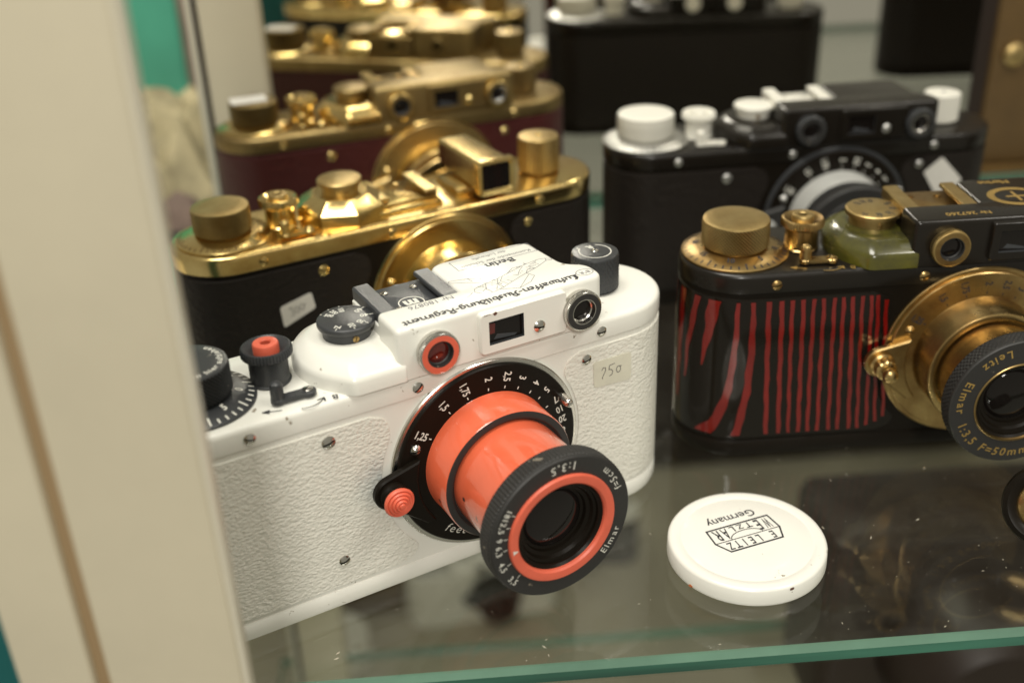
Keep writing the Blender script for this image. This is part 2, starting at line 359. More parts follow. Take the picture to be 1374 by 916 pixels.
def hull(P):
    P = sorted(set(P)); 
    def half(Q):
        o = []
        for p in Q:
            while len(o) > 1 and (o[-1][0] - o[-2][0]) * (p[1] - o[-2][1]) - (o[-1][1] - o[-2][1]) * (p[0] - o[-2][0]) <= 0: o.pop()
            o.append(p)
        return o
    return half(P)[:-1] + half(P[::-1])[:-1]
BL = {'u': (.8, [[(0, 1), (0, .12), (.15, 0), (.5, .2)], [(.5, 1), (.5, .1), (.6, 0)]]), 'n': (.8, [[(0, 1), (0, 0)], [(0, .8), (.3, 1), (.5, .85), (.5, .1), (.6, 0)]]),
      'm': (1.3, [[(0, 1), (0, 0)], [(0, .8), (.3, 1), (.5, .85), (.5, 0)], [(.5, .8), (.8, 1), (1, .85), (1, .1), (1.1, 0)]]), 'f': (.5, [[(.4, 1.5), (.2, 1.55), (.1, 1.35), (.1, 0)], [(-.1, .95), (.4, .95)]]),
      't': (.5, [[(.1, 1.3), (.1, .1), (.3, 0)], [(-.1, .95), (.35, .95)]]), 'w': (1.0, [[(0, 1), (0, .1), (.2, 0), (.4, .15)], [(.35, 1), (.35, .1)], [(.35, .1), (.5, 0), (.75, .2), (.75, .9), (.6, 1)]]),
      'a': (.8, [[(.05, .9), (.3, 1), (.5, .85), (.5, .1), (.62, 0)], [(.5, .6), (.1, .5), (.05, .15), (.2, 0), (.5, .2)]]), 'e': (.65, [[(.5, .15), (.25, 0), (.05, .15), (.05, .8), (.3, 1), (.5, .75), (.05, .45)]]),
      's': (.65, [[(.5, .9), (.25, 1), (.05, .75), (.5, .35), (.3, 0), (.02, .12)]]), 'b': (.75, [[(.05, 1.6), (.05, .1), (.25, 0), (.5, .15), (.5, .8), (.3, 1), (.05, .8)]]),
      'i': (.38, [[(.1, 1), (.1, .1), (.22, 0)], [(.1, 1.3), (.14, 1.34)]]), 'l': (.38, [[(.1, 1.6), (.1, .1), (.22, 0)]]), 'd': (.75, [[(.1, 1.6), (.5, 1.1), (.5, .1), (.3, 0), (.05, .15), (.05, .8), (.25, 1), (.5, .85)]]),
      'g': (.75, [[(.5, .85), (.25, 1), (.05, .8), (.05, .2), (.25, .05), (.5, .2)], [(.5, 1), (.5, -.3), (.3, -.5), (.05, -.4)]]), 'r': (.55, [[(.1, .95), (.1, 0)], [(.1, .8), (.4, 1), (.5, .9)]]),
      'L': (.9, [[(.6, 1.5), (.3, 1.6), (.15, 1.3), (.15, .2), (0, .05)], [(0, .1), (.3, .15), (.7, 0)], [(.35, 1.55), (.35, .15)]]), 'A': (1.05, [[(0, .1), (.2, 0), (.3, .3), (.3, 1.2), (.1, 1.5)], [(.2, 1.5), (.5, 1.6), (.75, 1.3), (.75, .1), (.9, 0)], [(.3, .75), (.75, .75)]]),
      'R': (1.05, [[(.15, 1.5), (.15, .1), (0, 0)], [(0, 1.4), (.4, 1.6), (.7, 1.3), (.65, 1), (.3, .85), (.6, .6), (.75, .1), (.9, 0)]]), 'B': (1.0, [[(.15, 1.5), (.15, 0)], [(0, 1.4), (.4, 1.6), (.7, 1.3), (.6, 1), (.2, .85), (.6, .8), (.8, .4), (.5, 0), (.1, .05)]]),
      '-': (.5, [[(.02, .55), (.38, .55)]]), ' ': (.5, [])}
def blackletter(mb, txt, fr, x_start, y, length, xh, lift=0.04):
    """broad-nib lettering running towards -x with its tops towards -y (read from behind the camera)"""
    tot = sum(BL[c][0] for c in txt); k = length / tot; x = 0
    for ch in txt:
        a, st = BL[ch]
        for pl in st: nib(mb, [(x_start - (x + q[0]) * k, y - q[1] * xh) for q in pl], 0.26 * (k + xh) / 2, fr, lift)
        x += a

# ------------------------------------------------------------------ small hardware
def screw(name, parent, fr, r=1.35, m=CHROME, ang=20, dome=0.5, base=0.0):
    mb = MB(); w_ = r * 0.14; c, s = cos(radians(ang)), sin(radians(ang))
    def P(a, b, h): return fr(c * a - s * b, s * a + c * b, h)
    hh = lambda a, b: base + 0.25 + dome * (1 - (a * a + b * b) / (r * r))
    for sg in (1, -1):
        K = 4; n = 12; a0 = math.asin(w_ / r); vs = []; fs = []
        for i in range(n + 1):
            t = a0 + (pi - 2 * a0) * i / n; ex, ey = r * cos(t), r * sin(t)
            for j in range(K + 1):
                u = j / K; x = ex; y = w_ + (ey - w_) * u; vs.append(P(sg * x, sg * y, hh(x, y)))
            vs.append(P(sg * ex, sg * ey, base - 0.1))
            vs.append(P(sg * ex, sg * w_, base - 0.1))
        st = K + 3
        for i in range(n):
            for j in range(K): fs.append((i * st + j, (i + 1) * st + j, (i + 1) * st + j + 1, i * st + j + 1))
            fs.append((i * st + K, (i + 1) * st + K, (i + 1) * st + K + 1, i * st + K + 1))
            fs.append((i * st, (i + 1) * st, (i + 1) * st + K + 2, i * st + K + 2))
        mb.add(vs, fs, 0)
    lathe(mb, [(0, base + .02), (r * .96, base + .02)], fr, 20, mi=1)
    return mb.build(name, [m, HOLE], parent)

def stadium(x0, x1, y0, y1, n=20):
    r = (y1 - y0) / 2; cy = (y0 + y1) / 2; pts = []
    for i in range(n + 1):
        t = -pi / 2 + pi * i / n; pts.append((x1 - r + r * cos(t), cy + r * sin(t)))
    for i in range(n + 1):
        t = pi / 2 + pi * i / n; pts.append((x0 + r + r * cos(t), cy + r * sin(t)))
    return pts
X0, X1, TY = -2.6, 131.4, 30.6
def peri(x0, x1, y0, y1):
    """point on the body's outline by arc length, from the front at x=0 walking left, round the back, and home again"""
    r = (y1 - y0) / 2; cy = (y0 + y1) / 2; a = x0 + r; b = x1 - r; arc = pi * r
    def P(s):       # s=0 at (b, y0) front right; decreasing x along the front
        Lf = b - a
        if s < Lf: return (b - s, y0)
        s -= Lf
        if s < arc: t = -pi / 2 - s / r; return (a + r * cos(t), cy + r * sin(t))
        s -= arc
        if s < Lf: return (a + s, y1)
        s -= Lf
        t = pi / 2 - s / r; return (b + r * cos(t), cy + r * sin(t))
    return P, 2 * (b - a) + 2 * arc, b
def leather_wrap(out=0.45, z0=6.4, z1=48.9, rL=27.3, rR=26.0, xl=50.3, xr=96.6, cr=4.5):
    P, TOT, b = peri(X0 - out, X1 + out, -out, TY + out); mb = MB(); rows = []
    nz = 34; ns = 170
    for k in range(nz + 1):
        z = z0 + (z1 - z0) * k / nz; d = min(z - z0, z1 - z)
        rnd = cr - sqrt(max(0, cr * cr - (cr - d) ** 2)) if d < cr else 0
        dz = abs(z - 29.6)
        cl = 74.5 - sqrt(max(0, rL * rL - dz * dz)) if dz < rL else 74.5
        crr = 74.5 + sqrt(max(0, rR * rR - dz * dz)) if dz < rR else 74.5
        xa = min(xl if z > 29.6 else 55, cl) - rnd; xb = max(xr if z > 29.6 else 93, crr) + rnd
        s0 = b - xa; s1 = TOT - (xb - b) if xb > b else TOT + (b - xb)
        s0 = max(s0, 0.01); row = []
        for i in range(ns + 1):
            s = s0 + (s1 - s0) * i / ns
            if s >= TOT: p = (b - (s - TOT), -out)
            else: p = P(s)
            row.append((p[0], p[1], z))
        rows.append(row)
    vs = [p for r in rows for p in r]; n = ns + 1; fs = []
    for k in range(nz):
        for i in range(ns): fs.append((k * n + i, k * n + i + 1, (k + 1) * n + i + 1, (k + 1) * n + i))
    # rim that turns down to the metal
    o = len(vs); edge = [(0, i) for i in range(n)] + [(k, n - 1) for k in range(1, nz + 1)] + [(nz, i) for i in range(n - 2, -1, -1)] + [(k, 0) for k in range(nz - 1, 0, -1)]
    for k, i in edge:
        x, y, z = rows[k][i]; cx = min(max(x, X0 + 15.3), X1 - 15.3); dx, dy = x - cx, y - TY / 2; l = hypot(dx, dy); q = (l - out - 0.15) / l
        zz = z + (-0.25 if k == 0 else 0.25 if k == nz else 0); vs.append((cx + dx * q, TY / 2 + dy * q, zz))
    m = len(edge)
    for j in range(m):
        a, b_ = edge[j], edge[(j + 1) % m]; fs.append((a[0] * n + a[1], b_[0] * n + b_[1], o + (j + 1) % m, o + j))
    mb.add(vs, fs); return mb

def deck_print(z): return lambda a, b, h: (a, b, z + h)
def front_print(y): return lambda a, b, h: (a, y - h, b)

# ------------------------------------------------------------------ the rangefinder camera
def camera(name, st):
    """st: colours and variants. Local frame in mm: x along the width from the winding knob, -y out of the front, z up."""
    g = st.get
    root = bpy.data.objects.new(name, None); COL.objects.link(root); root.empty_display_size = .2
    root.location = (st['pos'][0] * S, st['pos'][1] * S, st['pos'][2] * S); root.rotation_euler = (0, 0, radians(st['pos'][3]))
    body, top, lea, knob, scr = st['body'], st['top'], st['leather'], st['knob'], g('screw', CHROME)
    fine = g('fine', False)
    # --- body
    s0 = stadium(X0, X1, 0, TY); s1 = stadium(X0 - .5, X1 + .5, -.5, TY + .5)
    mb = MB(); loft(mb, [inset(s0, 0, 4.5), inset(s0, 0, 51)]); mb.build('body_shell', body, root)
    mb = MB(); loft(mb, [inset(s1, 1.6, 0), inset(s1, .5, .35), inset(s1, 0, 1.5), inset(s1, 0, 4.6), inset(s1, .3, 5.1), inset(s1, .9, 5.3)]); mb.build('base_plate', g('base', body), root)
    leather_wrap().build('leather_covering', lea, root, recalc=True)
    mb = MB(); loft(mb, [inset(s1, .5, 50.5), inset(s1, .05, 50.7), inset(s1, 0, 51), inset(s1, 0, 54.6), inset(s1, .2, 55.3), inset(s1, .7, 55.8), inset(s1, 1.5, 56.0)])
    cover = mb.build('top_cover', top, root)
    rim = g('rim')
    # --- screws on the front
    for x, z, y in ((19.1, 52.9, -.5), (58, 52.9, -.5), (107, 52.9, -.5)) if st['key'] == 'stripes' else ((19.1, 52.9, -.5), (58, 52.9, -.5), (107, 52.9, -.5), (35.9, 46.1, -.5), (36.1, 13.4, -.5), (102.7, 46.4, -.5), (101, 12, -.5)):
        screw('screw', root, ax_f(x, z, y), 1.35 if x != 35.9 else 1.6, scr, ang=random.choice((15, 40, -20, 5)))
    # --- winding knob and counter dial
    ax, ar, adr = g('adv', (12.4, 8.7, 13.4)); cy = TY / 2
    mb = MB(); fz = ax_z(ax, cy)
    lathe(mb, [(0, 56.1), (adr, 56.1), (adr, 56.5), (adr - .3, 56.7), (ar + 1, 57.9), (0, 58.0)], fz, 72)
    dial = mb.build('counter_dial', g('dialmat', knob), root)
    mb = MB()
    for k in range(40):
        t = 2 * pi * k / 40; big = k % 5 == 0; r1 = adr - .5; r2 = adr - (2.6 if big else 1.7); w_ = .22
        H = lambda r: 56.7 + 1.2 * (adr - .3 - r) / (adr - .3 - ar - 1) + .06
        c, s = cos(t), sin(t)
        mb.add([(ax + c * r1 - s * w_, cy + s * r1 + c * w_, H(r1)), (ax + c * r1 + s * w_, cy + s * r1 - c * w_, H(r1)), (ax + c * r2 + s * w_, cy + s * r2 - c * w_, H(r2)), (ax + c * r2 - s * w_, cy + s * r2 + c * w_, H(r2))], [(0, 1, 2, 3)])
    if fine:
        for i, txt in enumerate(('0', '5', '10', '15', '20', '25', '30', '35')):
            a = -20 - 45 * i; t = radians(a); r = adr - 3.6; fr = lambda p, q, h: (ax + p, cy + q, 56.7 + 1.2 * (adr - .3 - hypot(p, q)) / (adr - .3 - ar - 1) + h)
            put(mb, glyphs(txt, 2.3, .03), fr, r * cos(t), r * sin(t), a + 90, lift=.08)
    mb.build('graduation', g('dialprint', PRINTW), dial, smooth=False, recalc=False)['kind'] = 'stuff'
    mb = MB(); kz = g('kz', 65.6)
    lathe(mb, [(0, 57.8), (ar - 1.0, 57.8), (ar - 1.0, 58.4), (ar - .3, 58.5)], fz, 72)
    if g('rough', 0): lathe(mb, [(ar - .3, 58.5), (ar, 58.8), (ar, kz - .6)], fz, 72, straight(36, .2))
    else: diamond(mb, ar, 58.5, kz - .5, fz, teeth=56, rows=14, amp=.8)
    lathe(mb, [(ar - .25, kz - .5), (ar - .35, kz - .15), (ar - .8, kz), (ar * .55, kz), (0, kz)], fz, 72)
    kn = mb.build('winding_knob', knob, root, angle=50 if g('rough', 0) else 25)
    if fine and st['key'] == 'white':
        mb = MB(); fr = lambda p, q, h: (ax + p, cy + q, kz + h)
        arc_text(mb, 'nach dem Laden hier aufziehen', fr, ar - 2.0, -215, 1.9, .03, adv=.6)
        mb.build('lettering', PRINTW, kn, smooth=False, recalc=False)
    # --- shutter release
    sx, sr, sz = 29.6, 5.74, 64.8
    mb = MB(); f = ax_z(sx, cy)
    lathe(mb, [(0, 56), (sr * .80, 56), (sr * .82, 56.4), (sr * .76, 56.7), (sr * .76, sz - 2.9), (sr * .80, sz - 2.6), (sr * .9, sz - 2.4)], f, 48)
    lathe(mb, [(sr * .9, sz - 2.4), (sr, sz - 2.0), (sr, sz - .7), (sr - .3, sz - .1), (sr - .6, sz)], f, 96, straight(48, .22))
    lathe(mb, [(sr - .6, sz), (sr - 1, sz - .2), (sr * .55, sz - 1.6), (0, sz - 1.8)], f, 48)
    col = mb.build('release_collar', g('collar', knob), root)
    mb = MB(); lathe(mb, [(2.9, sz - 1.9), (2.9, sz + .5), (2.7, sz + .8), (2.4, sz + .9), (1.35, sz + .9), (1.1, sz + .6), (1.1, sz - .6), (0, sz - .6)], f, 40); mb.build('release_button', g('button', knob), col)
    mb = MB(); lathe(mb, [(0, sz - .55), (1.09, sz - .55)], f, 24); mb.build('button_hole', HOLE, col)
    # --- rewind lever
    mb = MB(); a0, b0 = Vector((27.6, 4.4)), Vector((34.4, 4.2))
    for (p, r) in ((a0, 1.55), (b0, 1.75)): lathe(mb, [(0, 56.6), (r, 56.6), (r, 57.5), (r - .2, 57.7), (0, 57.7)], ax_z(p.x, p.y), 24)
    d = (b0 - a0).normalized(); nrm = Vector((-d.y, d.x)) * 1.25
    q = [a0 + nrm, a0 - nrm, b0 - nrm, b0 + nrm]; loft(mb, [[(p.x, p.y, 56.62) for p in q], [(p.x, p.y, 57.6) for p in q]])
    lathe(mb, [(1.5, 57.6), (1.45, 60.0), (1.5, 60.4), (1.25, 61.2), (.7, 61.6), (0, 61.7)], ax_z(a0.x, a0.y), 24, straight(12, .1))
    lev = mb.build('reversing_lever', g('lever', knob), root)
    screw('screw', lev, ax_z(b0.x, b0.y, 57.7), 1.15, scr, 30, .3)
    mb = MB(); fr = deck_print(56.05)
    cxx, cyy = 33.0, 4.0; arc = [(cxx + 4.6 * cos(radians(t)), cyy + 4.3 * sin(radians(t))) for t in range(-112, -30, 8)]
    stroke(mb, arc, .28, fr); e = arc[-1]; stroke(mb, [(e[0] - 1.5, e[1] - .3), e], .4, fr); stroke(mb, [(e[0] - .2, e[1] - 1.3), e], .4, fr)
    stroke(mb, [(23.6, 2.8), (27.3, 1.6)], .3, fr); stroke(mb, [(23.6, 2.8), (25.0, 2.9)], .5, fr); stroke(mb, [(23.6, 2.8), (24.6, 1.9)], .45, fr)
    put(mb, glyphs('B', 2.6, .01), fr, 39.2, 0.9, 165, lift=.04)
    mb.build('lever_marking', g('deckprint', PRINTK), root, smooth=False, recalc=False)['kind'] = 'stuff'
    # --- housing
    yf = -1.2
    hm = g('housing', top)
    if g('rf', True):
        mb = MB()
        # strip in front plus block under the shoe
        pl = fillet([(53.6, yf), (107.0, yf), (107.0, 6), (102.3, 9.2), (101.9, 17), (101.4, 24.8), (98, 26), (77, 26), (74.2, 24.5), (74.2, 9.6), (53.6, 9.6)],
                    [1.7, 2.6, 3.0, 4.0, 3.5, 3, 3, 1.8, 1.6, 0.3, 1.7], 6)
        loft(mb, [inset(pl, 0, 55.9), inset(pl, 0, 67.2), inset(pl, .13, 67.85), inset(pl, .5, 68.3), inset(pl, 1.1, 68.5)])
        hs = mb.build('rangefinder_housing', hm, root, angle=50)
        mb = MB(); pl = fillet([(54.2, 9.0), (74.6, 9.0), (74.6, 26), (54.2, 26)], .8, 3); loft(mb, [inset(pl, 0, 55.9), inset(pl, 0, 64.6), inset(pl, .4, 65.0)])
        mb.build('shoe_block', hm, hs)
        # proud finder block with a window opening
        mb = MB(); x0, x1, z0, z1, ys = 73.3, 96.0, 57.0, 67.5, yf - 1.4
        wx0, wx1, wz0, wz1 = 75.5, 84.5, 59.25, 65.15
        o = rrect(x0, x1, z0, z1, 1.0, 4)
        ring = lambda d, y: [(p[0], y, p[1]) for p in inset(o, d, 0)]
        loft(mb, [ring(0, yf + .5), ring(0, ys + .3), ring(.3, ys)], cap0=False, cap1=False)
        q = ring(.3, ys); hole = [(wx1, ys, wz0), (wx1, ys, wz1), (wx0, ys, wz1), (wx0, ys, wz0)]
        nq = len(q); mb.add(q + hole, [tuple(range(0, 5)) + (nq,), tuple(range(5, 10)) + (nq + 1,), tuple(range(10, 15)) + (nq + 2,), tuple(range(15, 20)) + (nq + 3,),
                     (4, 5, nq + 1, nq), (9, 10, nq + 2, nq + 1), (14, 15, nq + 3, nq + 2), (19, 0, nq, nq + 3)])
        fb = mb.build('finder_block', hm, hs, angle=50)
        mb = MB(); yi = yf - .35
        hh = [(x, y, z) for y in (ys, yi) for x, z in ((wx0, wz0), (wx1, wz0), (wx1, wz1), (wx0, wz1))]
        mb.add(hh, [(0, 1, 5, 4), (1, 2, 6, 5), (2, 3, 7, 6), (3, 0, 4, 7)], 0); mb.add([(wx0, yi - .02, wz0), (wx1, yi - .02, wz0), (wx1, yi - .02, wz1), (wx0, yi - .02, wz1)], [(0, 1, 2, 3)], 1)
        # faint optics seen inside
        mb.add([(77.0, yi - .06, 60.0), (82.6, yi - .06, 59.6), (83.2, yi - .06, 60.1), (78.0, yi - .06, 61.2)], [(0, 1, 2, 3)], 2)
        mb.add([(wx0 + .3, yi - .05, 61.5), (77.4, yi - .05, 61.5), (77.6, yi - .05, 64.0), (wx0 + .3, yi - .05, 64.2)], [(0, 1, 2, 3)], 3)
        mb.build('finder_window', [CHARCOAL, GLASSK, PLATEGREY, g('glowmat', GLASSK)], hs, smooth=False)
        screw('screw', hs, ax_f(88.5, 60.6, ys), 1.5, scr, -8, .7)
        if st['key'] == 'white':
            mb = MB(); fr = front_print(ys)
            v = [(.55 * cos(k * 2 * pi / 9) * (1 + .25 * sin(k * 2.1)), .45 * sin(k * 2 * pi / 9) * (1 + .2 * cos(k * 3.))) for k in range(9)]
            put(mb, (v, [tuple(range(9))]), fr, 77.2, 66.9, lift=.03); stroke(mb, [(74.4, 67.0), (76.0, 67.1)], .18, fr); mb.build('paint_chip', CHIP, hs, smooth=False)
        for i, x in enumerate((62.5, 99.8)):
            f = ax_f(x, 61.7, yf); rm, fm, gm = g('rfmats', ((CHROME, BLACKM, GLASSK),) * 2)[i]
            mb = MB(); lathe(mb, [(4.3, -.3), (4.7, .3), (4.95, 1.0), (5.0, 1.8)], f, 96)
            lathe(mb, [(5.0, 1.8), (5.0, 2.6), (4.85, 2.9), (4.5, 3.05)], f, 144, straight(72, .13))
            wr = mb.build('window_ring', rm, hs)
            mb = MB(); lathe(mb, [(4.5, 3.05), (3.2, 3.08)], f, 64, mi=0); lathe(mb, [(3.2, 3.08), (3.0, 3.05), (2.85, 1.9), (2.5, 1.6)], f, 48, mi=1 if i == 0 else 2)
            mb.build('face_ring', [fm, BLACKM, CHROME], hs, angle=25)
            mb = MB(); lathe(mb, [(2.9, 1.55), (2.2, 1.8), (1.2, 2.05), (0, 2.15)], f, 40); mb.build('window_glass', gm, hs)
        # eyepieces on the back
        for x in (66, 86):
            mb = MB(); lathe(mb, [(3.6, -.3), (3.6, 1.2), (3.2, 1.5), (2.2, 1.5), (2.0, .8), (0, .8)], ax_b(x, 61.5, 26), 32); mb.build('eyepiece', knob, hs)
        # dome under the speed dial: low wall, then a faceted slope
        def dome(d, z):
            base = [(55.5, -1.6 + d), (43.0 + .3 * d, -1.6 + d), (36.6 + .8 * d, 6.2 + .6 * d), (34.9 + d, 15.3), (36.9 + .9 * d, 22.3 - .5 * d), (42.5 + .5 * d, 28.6 - .9 * d), (55.5, 29.4 - d)]
            return base
        mb = MB()
        R_ = [.6, 1.4, 5, 6, 6, 5, .6]
        lv = [(0, 55.9), (0, 58.8), (.25, 59.6), (.8, 60.2), (3.0, 61.6), (4.0, 62.1), (5.0, 62.3)]
        rings = []
        for d, z in lv:
            p = fillet(dome(d, z)[::1], R_, 6); rings.append([(a, b, z) for a, b in p])
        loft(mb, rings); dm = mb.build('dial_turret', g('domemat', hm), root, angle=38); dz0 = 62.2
        shoe_z = 65.0; shx = (55.6, 73.9, 9.9, 25.4)
    else:
        mb = MB(); f = ax_z(48.5, cy)
        lathe(mb, [(13.6, 56), (13.6, 59.5), (13.0, 60.0), (9.2, 62.5), (8, 62.7), (0, 62.7)], f, 8 * 3, lambda t, k, h: -abs(sin(t * 4)) * .9 * (1 if k < 4 else 0))
        mb.build('dial_turret', top, root, angle=12); dz0 = 62.6; shoe_z = 57.5; shx = (57.5, 75.5, 7.5, 24)
        mb = MB(); box(mb, 56, 77, 5, 26, 55.9, 57.4, bev=.5); mb.build('shoe_block', top, root)
        # separate finder on the deck
        mb = MB()
        def rr(x0, x1, z0, z1, y, r): return [(p[0], y, p[1]) for p in rrect(x0, x1, z0, z1, r, 4)]
        loft(mb, [rr(88.0, 97.0, 59.5, 66.5, 31, 1), rr(87.4, 97.6, 59, 67, 30.4, 1), rr(87.0, 98.0, 58.5, 67.8, 2, 1), rr(86.4, 98.6, 57.6, 68.6, 1.2, 1), rr(86.4, 98.6, 57.6, 68.6, -.6, 1), rr(87.4, 97.6, 58.6, 67.6, -1.0, .8), rr(88, 97, 59.2, 67.0, -.2, .8)])
        fd = mb.build('viewfinder', top, root); mb = MB(); mb.add([(88.0, -.26, 59.3), (97, -.26, 59.3), (97, -.26, 66.9), (88, -.26, 66.9)], [(0, 1, 2, 3)]); mb.build('finder_window', GLASSK, fd)
        mb = MB(); box(mb, 83, 101, 8, 24, 55.9, 57.9, bev=.4); mb.build('finder_foot', top, root)
    # --- speed dial
    mb = MB(); f = ax_z(48.5, cy); dr = g('dr', 6.6)
    lathe(mb, [(0, dz0 - .2), (dr * .84, dz0 - .2), (dr * .84, dz0 + 2.3)], f, 48)
    if knob in (GOLD, GOLDM, BRASS) or st['key'] != 'white': lathe(mb, [(dr * .84, dz0 + 2.3), (dr, dz0 + 2.7), (dr, dz0 + 3.6)], f, 96, straight(48, .18))
    else: lathe(mb, [(dr * .84, dz0 + 2.3), (dr - .2, dz0 + 2.5), (dr, dz0 + 2.9), (dr, dz0 + 3.7)], f, 64)
    lathe(mb, [(dr, dz0 + 3.7), (dr - .25, dz0 + 4.0), (dr - .4, dz0 + 4.06), (0, dz0 + 4.06)], f, 64)
    sd = mb.build('speed_dial', g('speedmat', knob), root, angle=50)
    screw('screw', sd, lambda a, b, h: (48.5 + a, cy - dr * .84 - h + .1, dz0 + 1.1 + b), .75, BRASS, 70, .1)
    if fine:
        mb = MB(); fr = lambda a, b, h: (48.5 + a, cy + b, dz0 + 4.06 + h)
        for a, txt in ((228, 'Z'), (268, '20'), (303, '30'), (345, '40'), (25, '60'), (82, '100'), (108, '200'), (134, '500')):
            t = radians(a); L_ = len(txt); r = dr - (2.35 if L_ > 1 else 1.9); 
            if L_ == 3: put(mb, glyphs(txt, 1.75, .02), fr, (r - .2) * cos(t), (r - .2) * sin(t), a + 180, lift=.05, sx=.85); stroke(mb, [((dr - .45) * cos(t), (dr - .45) * sin(t)), ((dr - .75) * cos(t), (dr - .75) * sin(t))], .22, fr, .05)
            else:
                put(mb, glyphs(txt, 2.0, .02), fr, r * cos(t), r * sin(t), a + 180, lift=.05); stroke(mb, [((dr - .4) * cos(t), (dr - .4) * sin(t)), ((dr - 1.15) * cos(t), (dr - 1.15) * sin(t))], .24, fr, .05)
        mb.build('numerals', g('dialprint', PRINTW), sd, smooth=False, recalc=False)['kind'] = 'stuff'
    # --- accessory shoe
    a, b, c_, d_ = shx; mb = MB()
    box(mb, a, b, c_, d_, shoe_z, shoe_z + .9, 0, .2)
    sh = mb.build('accessory_shoe', g('shoe', knob), root)
    for x0, x1 in ((a - 1.0, a + 2.2), (b - 2.6, b + .6)):
        mb = MB(); inner = x1 if x0 < a else x0
        pr = [(x0, shoe_z - 1.6), (x1, shoe_z - 1.6), (x1, shoe_z + .5), (x1, shoe_z + 2.6), (x1 - .25, shoe_z + 2.9), (x0 + .25, shoe_z + 2.9), (x0, shoe_z + 2.6)]
        if x0 < a: pr = [(x0, shoe_z - 1.6), (x0 + .9, shoe_z - 1.6), (x0 + .9, shoe_z + 1.9), (x1 + .9, shoe_z + 1.9), (x1 + .9, shoe_z + 2.7), (x1 + .6, shoe_z + 3.0), (x0 + .4, shoe_z + 3.0), (x0, shoe_z + 2.6)]
        else: pr = [(x1, shoe_z + 2.6), (x1 - .4, shoe_z + 3.0), (x0 - .6, shoe_z + 3.0), (x0 - .9, shoe_z + 2.7), (x0 - .9, shoe_z + 1.9), (x1 - .9, shoe_z + 1.9), (x1 - .9, shoe_z - 0.2), (x1, shoe_z - 0.2)]
        loft(mb, [[(x, c_ - .3, z) for x, z in pr], [(x, d_ + .3, z) for x, z in pr]]); mb.build('shoe_rail', g('rail', g('shoe', knob)), sh, angle=20)
    for (x, y) in ((61, 12.8), (61, 22.2), (68.5, 22.0)): screw('screw', sh, ax_z(x, y, shoe_z + .9), 1.0, scr, 30, .1)
    if st['key'] == 'white':
        mb = MB(); fr = deck_print(shoe_z + .93); cx, cyv = 64.6, 14.6
        stroke(mb, [(cx + 3.0 * cos(radians(t)), cyv + 3.0 * sin(radians(t))) for t in range(0, 360, 12)], .3, fr, closed=True)
        put(mb, glyphs('m', 4.6, .05), fr, cx, cyv, 180, lift=.04); mb.build('round_logo', PRINTW, sh, smooth=False, recalc=False)
    # --- rewind knob
    kx, kr, kh = 115.4, g('kr', 6.1), g('kh', 66.0); f = ax_z(kx, cy); mb = MB()
    lathe(mb, [(0, 56), (kr * .8, 56), (kr * .8, 56.6)], f, 40); lathe(mb, [(kr * .8, 56.6), (kr - .1, 56.8)], f, 40)
    if fine and not g('rough', 0): diamond(mb, kr, 56.8, kh - .5, f, teeth=34, rows=9, amp=.35)
    else: lathe(mb, [(kr, 56.8), (kr, kh - .5)], f, 72, straight(36, .25))
    lathe(mb, [(kr - .15, kh - .5), (kr - .3, kh - .1), (kr - .6, kh), (0, kh)], f, 40)
    rk = mb.build('rewind_knob', knob, root, angle=25)
    screw('screw', rk, ax_z(kx, cy, kh), 1.0, scr, 60, .4)
    if fine:
        mb = MB(); fr = lambda p, q, h: (kx + p, cy + q, kh + h); r = kr - 2.1
        stroke(mb, [(r * cos(radians(t)), r * sin(radians(t))) for t in range(128, 128 + 290, 8)], .28, fr)
        e = (r * cos(radians(128)), r * sin(radians(128))); stroke(mb, [(e[0] - .9, e[1] - .6), e], .35, fr); stroke(mb, [(e[0] - .4, e[1] + .7), e], .35, fr)
        put(mb, glyphs('R', 2.6, .03), fr, .2, 2.9, 180, lift=.05); mb.build('lettering', g('dialprint', PRINTW), rk, smooth=False, recalc=False)
    if rim:
        pass
    # --- lens
    if not g('lens', True): return root
    f = ax_f(74.5, 29.6, 0); fl, pl_, b1, b2, b3, b4, b5 = st['lens_mats']; ext = g('ext', 34.5)
    mb = MB(); lathe(mb, [(25.0, -.6), (25.0, .7), (24.7, 1.0), (20, 1.05)], f, 96); lens = mb.build('lens', fl, root)
    mb = MB(); lathe(mb, [(23.8, .8), (23.8, 1.5), (23.55, 1.8), (16, 1.8)], f, 96)
    plate = mb.build('focusing_plate', pl_, lens)
    mb = MB(); lathe(mb, [(16.9, 1.7), (16.7, 2.0), (16.7, 11.2), (16.5, 11.6)], f, 96); mb.build('focusing_ring', b1, lens)
    mb = MB(); lathe(mb, [(16.5, 11.6), (16.2, 11.75), (15.0, 11.8), (14.6, 11.5), (14.6, 10.8), (14.1, 10.8)], f, 96); mb.build('retaining_ring', b2, lens)
    mb = MB(); lathe(mb, [(14.05, 10.7), (14.05, ext - 5.6), (13.6, ext - 5.2)], f, 96); mb.build('lens_tube', b3, lens)
    # front ring, knurled
    y1, y2 = ext - 5, ext; mb = MB(); teeth = 120
    lathe(mb, [(13.4, y1), (17.2, y1), (17.6, y1 + .25)], f, 96)
    lathe(mb, [(17.6, y1 + .25), (17.75, y1 + .4), (17.75, y1 + 3.9), (17.6, y1 + 4.1)], f, 240, straight(teeth, .2)) if not g('dknurl', 0) else diamond(mb, 17.8, y1 + .25, y1 + 4.1, f, teeth=90, rows=5, amp=.4)
    lathe(mb, [(17.55, y1 + 4.1), (17.5, y1 + 4.7), (17.2, y2), (13.2 if g('aperture', True) else 11.2, y2)], f, 120)
    mb.build('front_ring', b4, lens, angle=28)
    mb = MB()
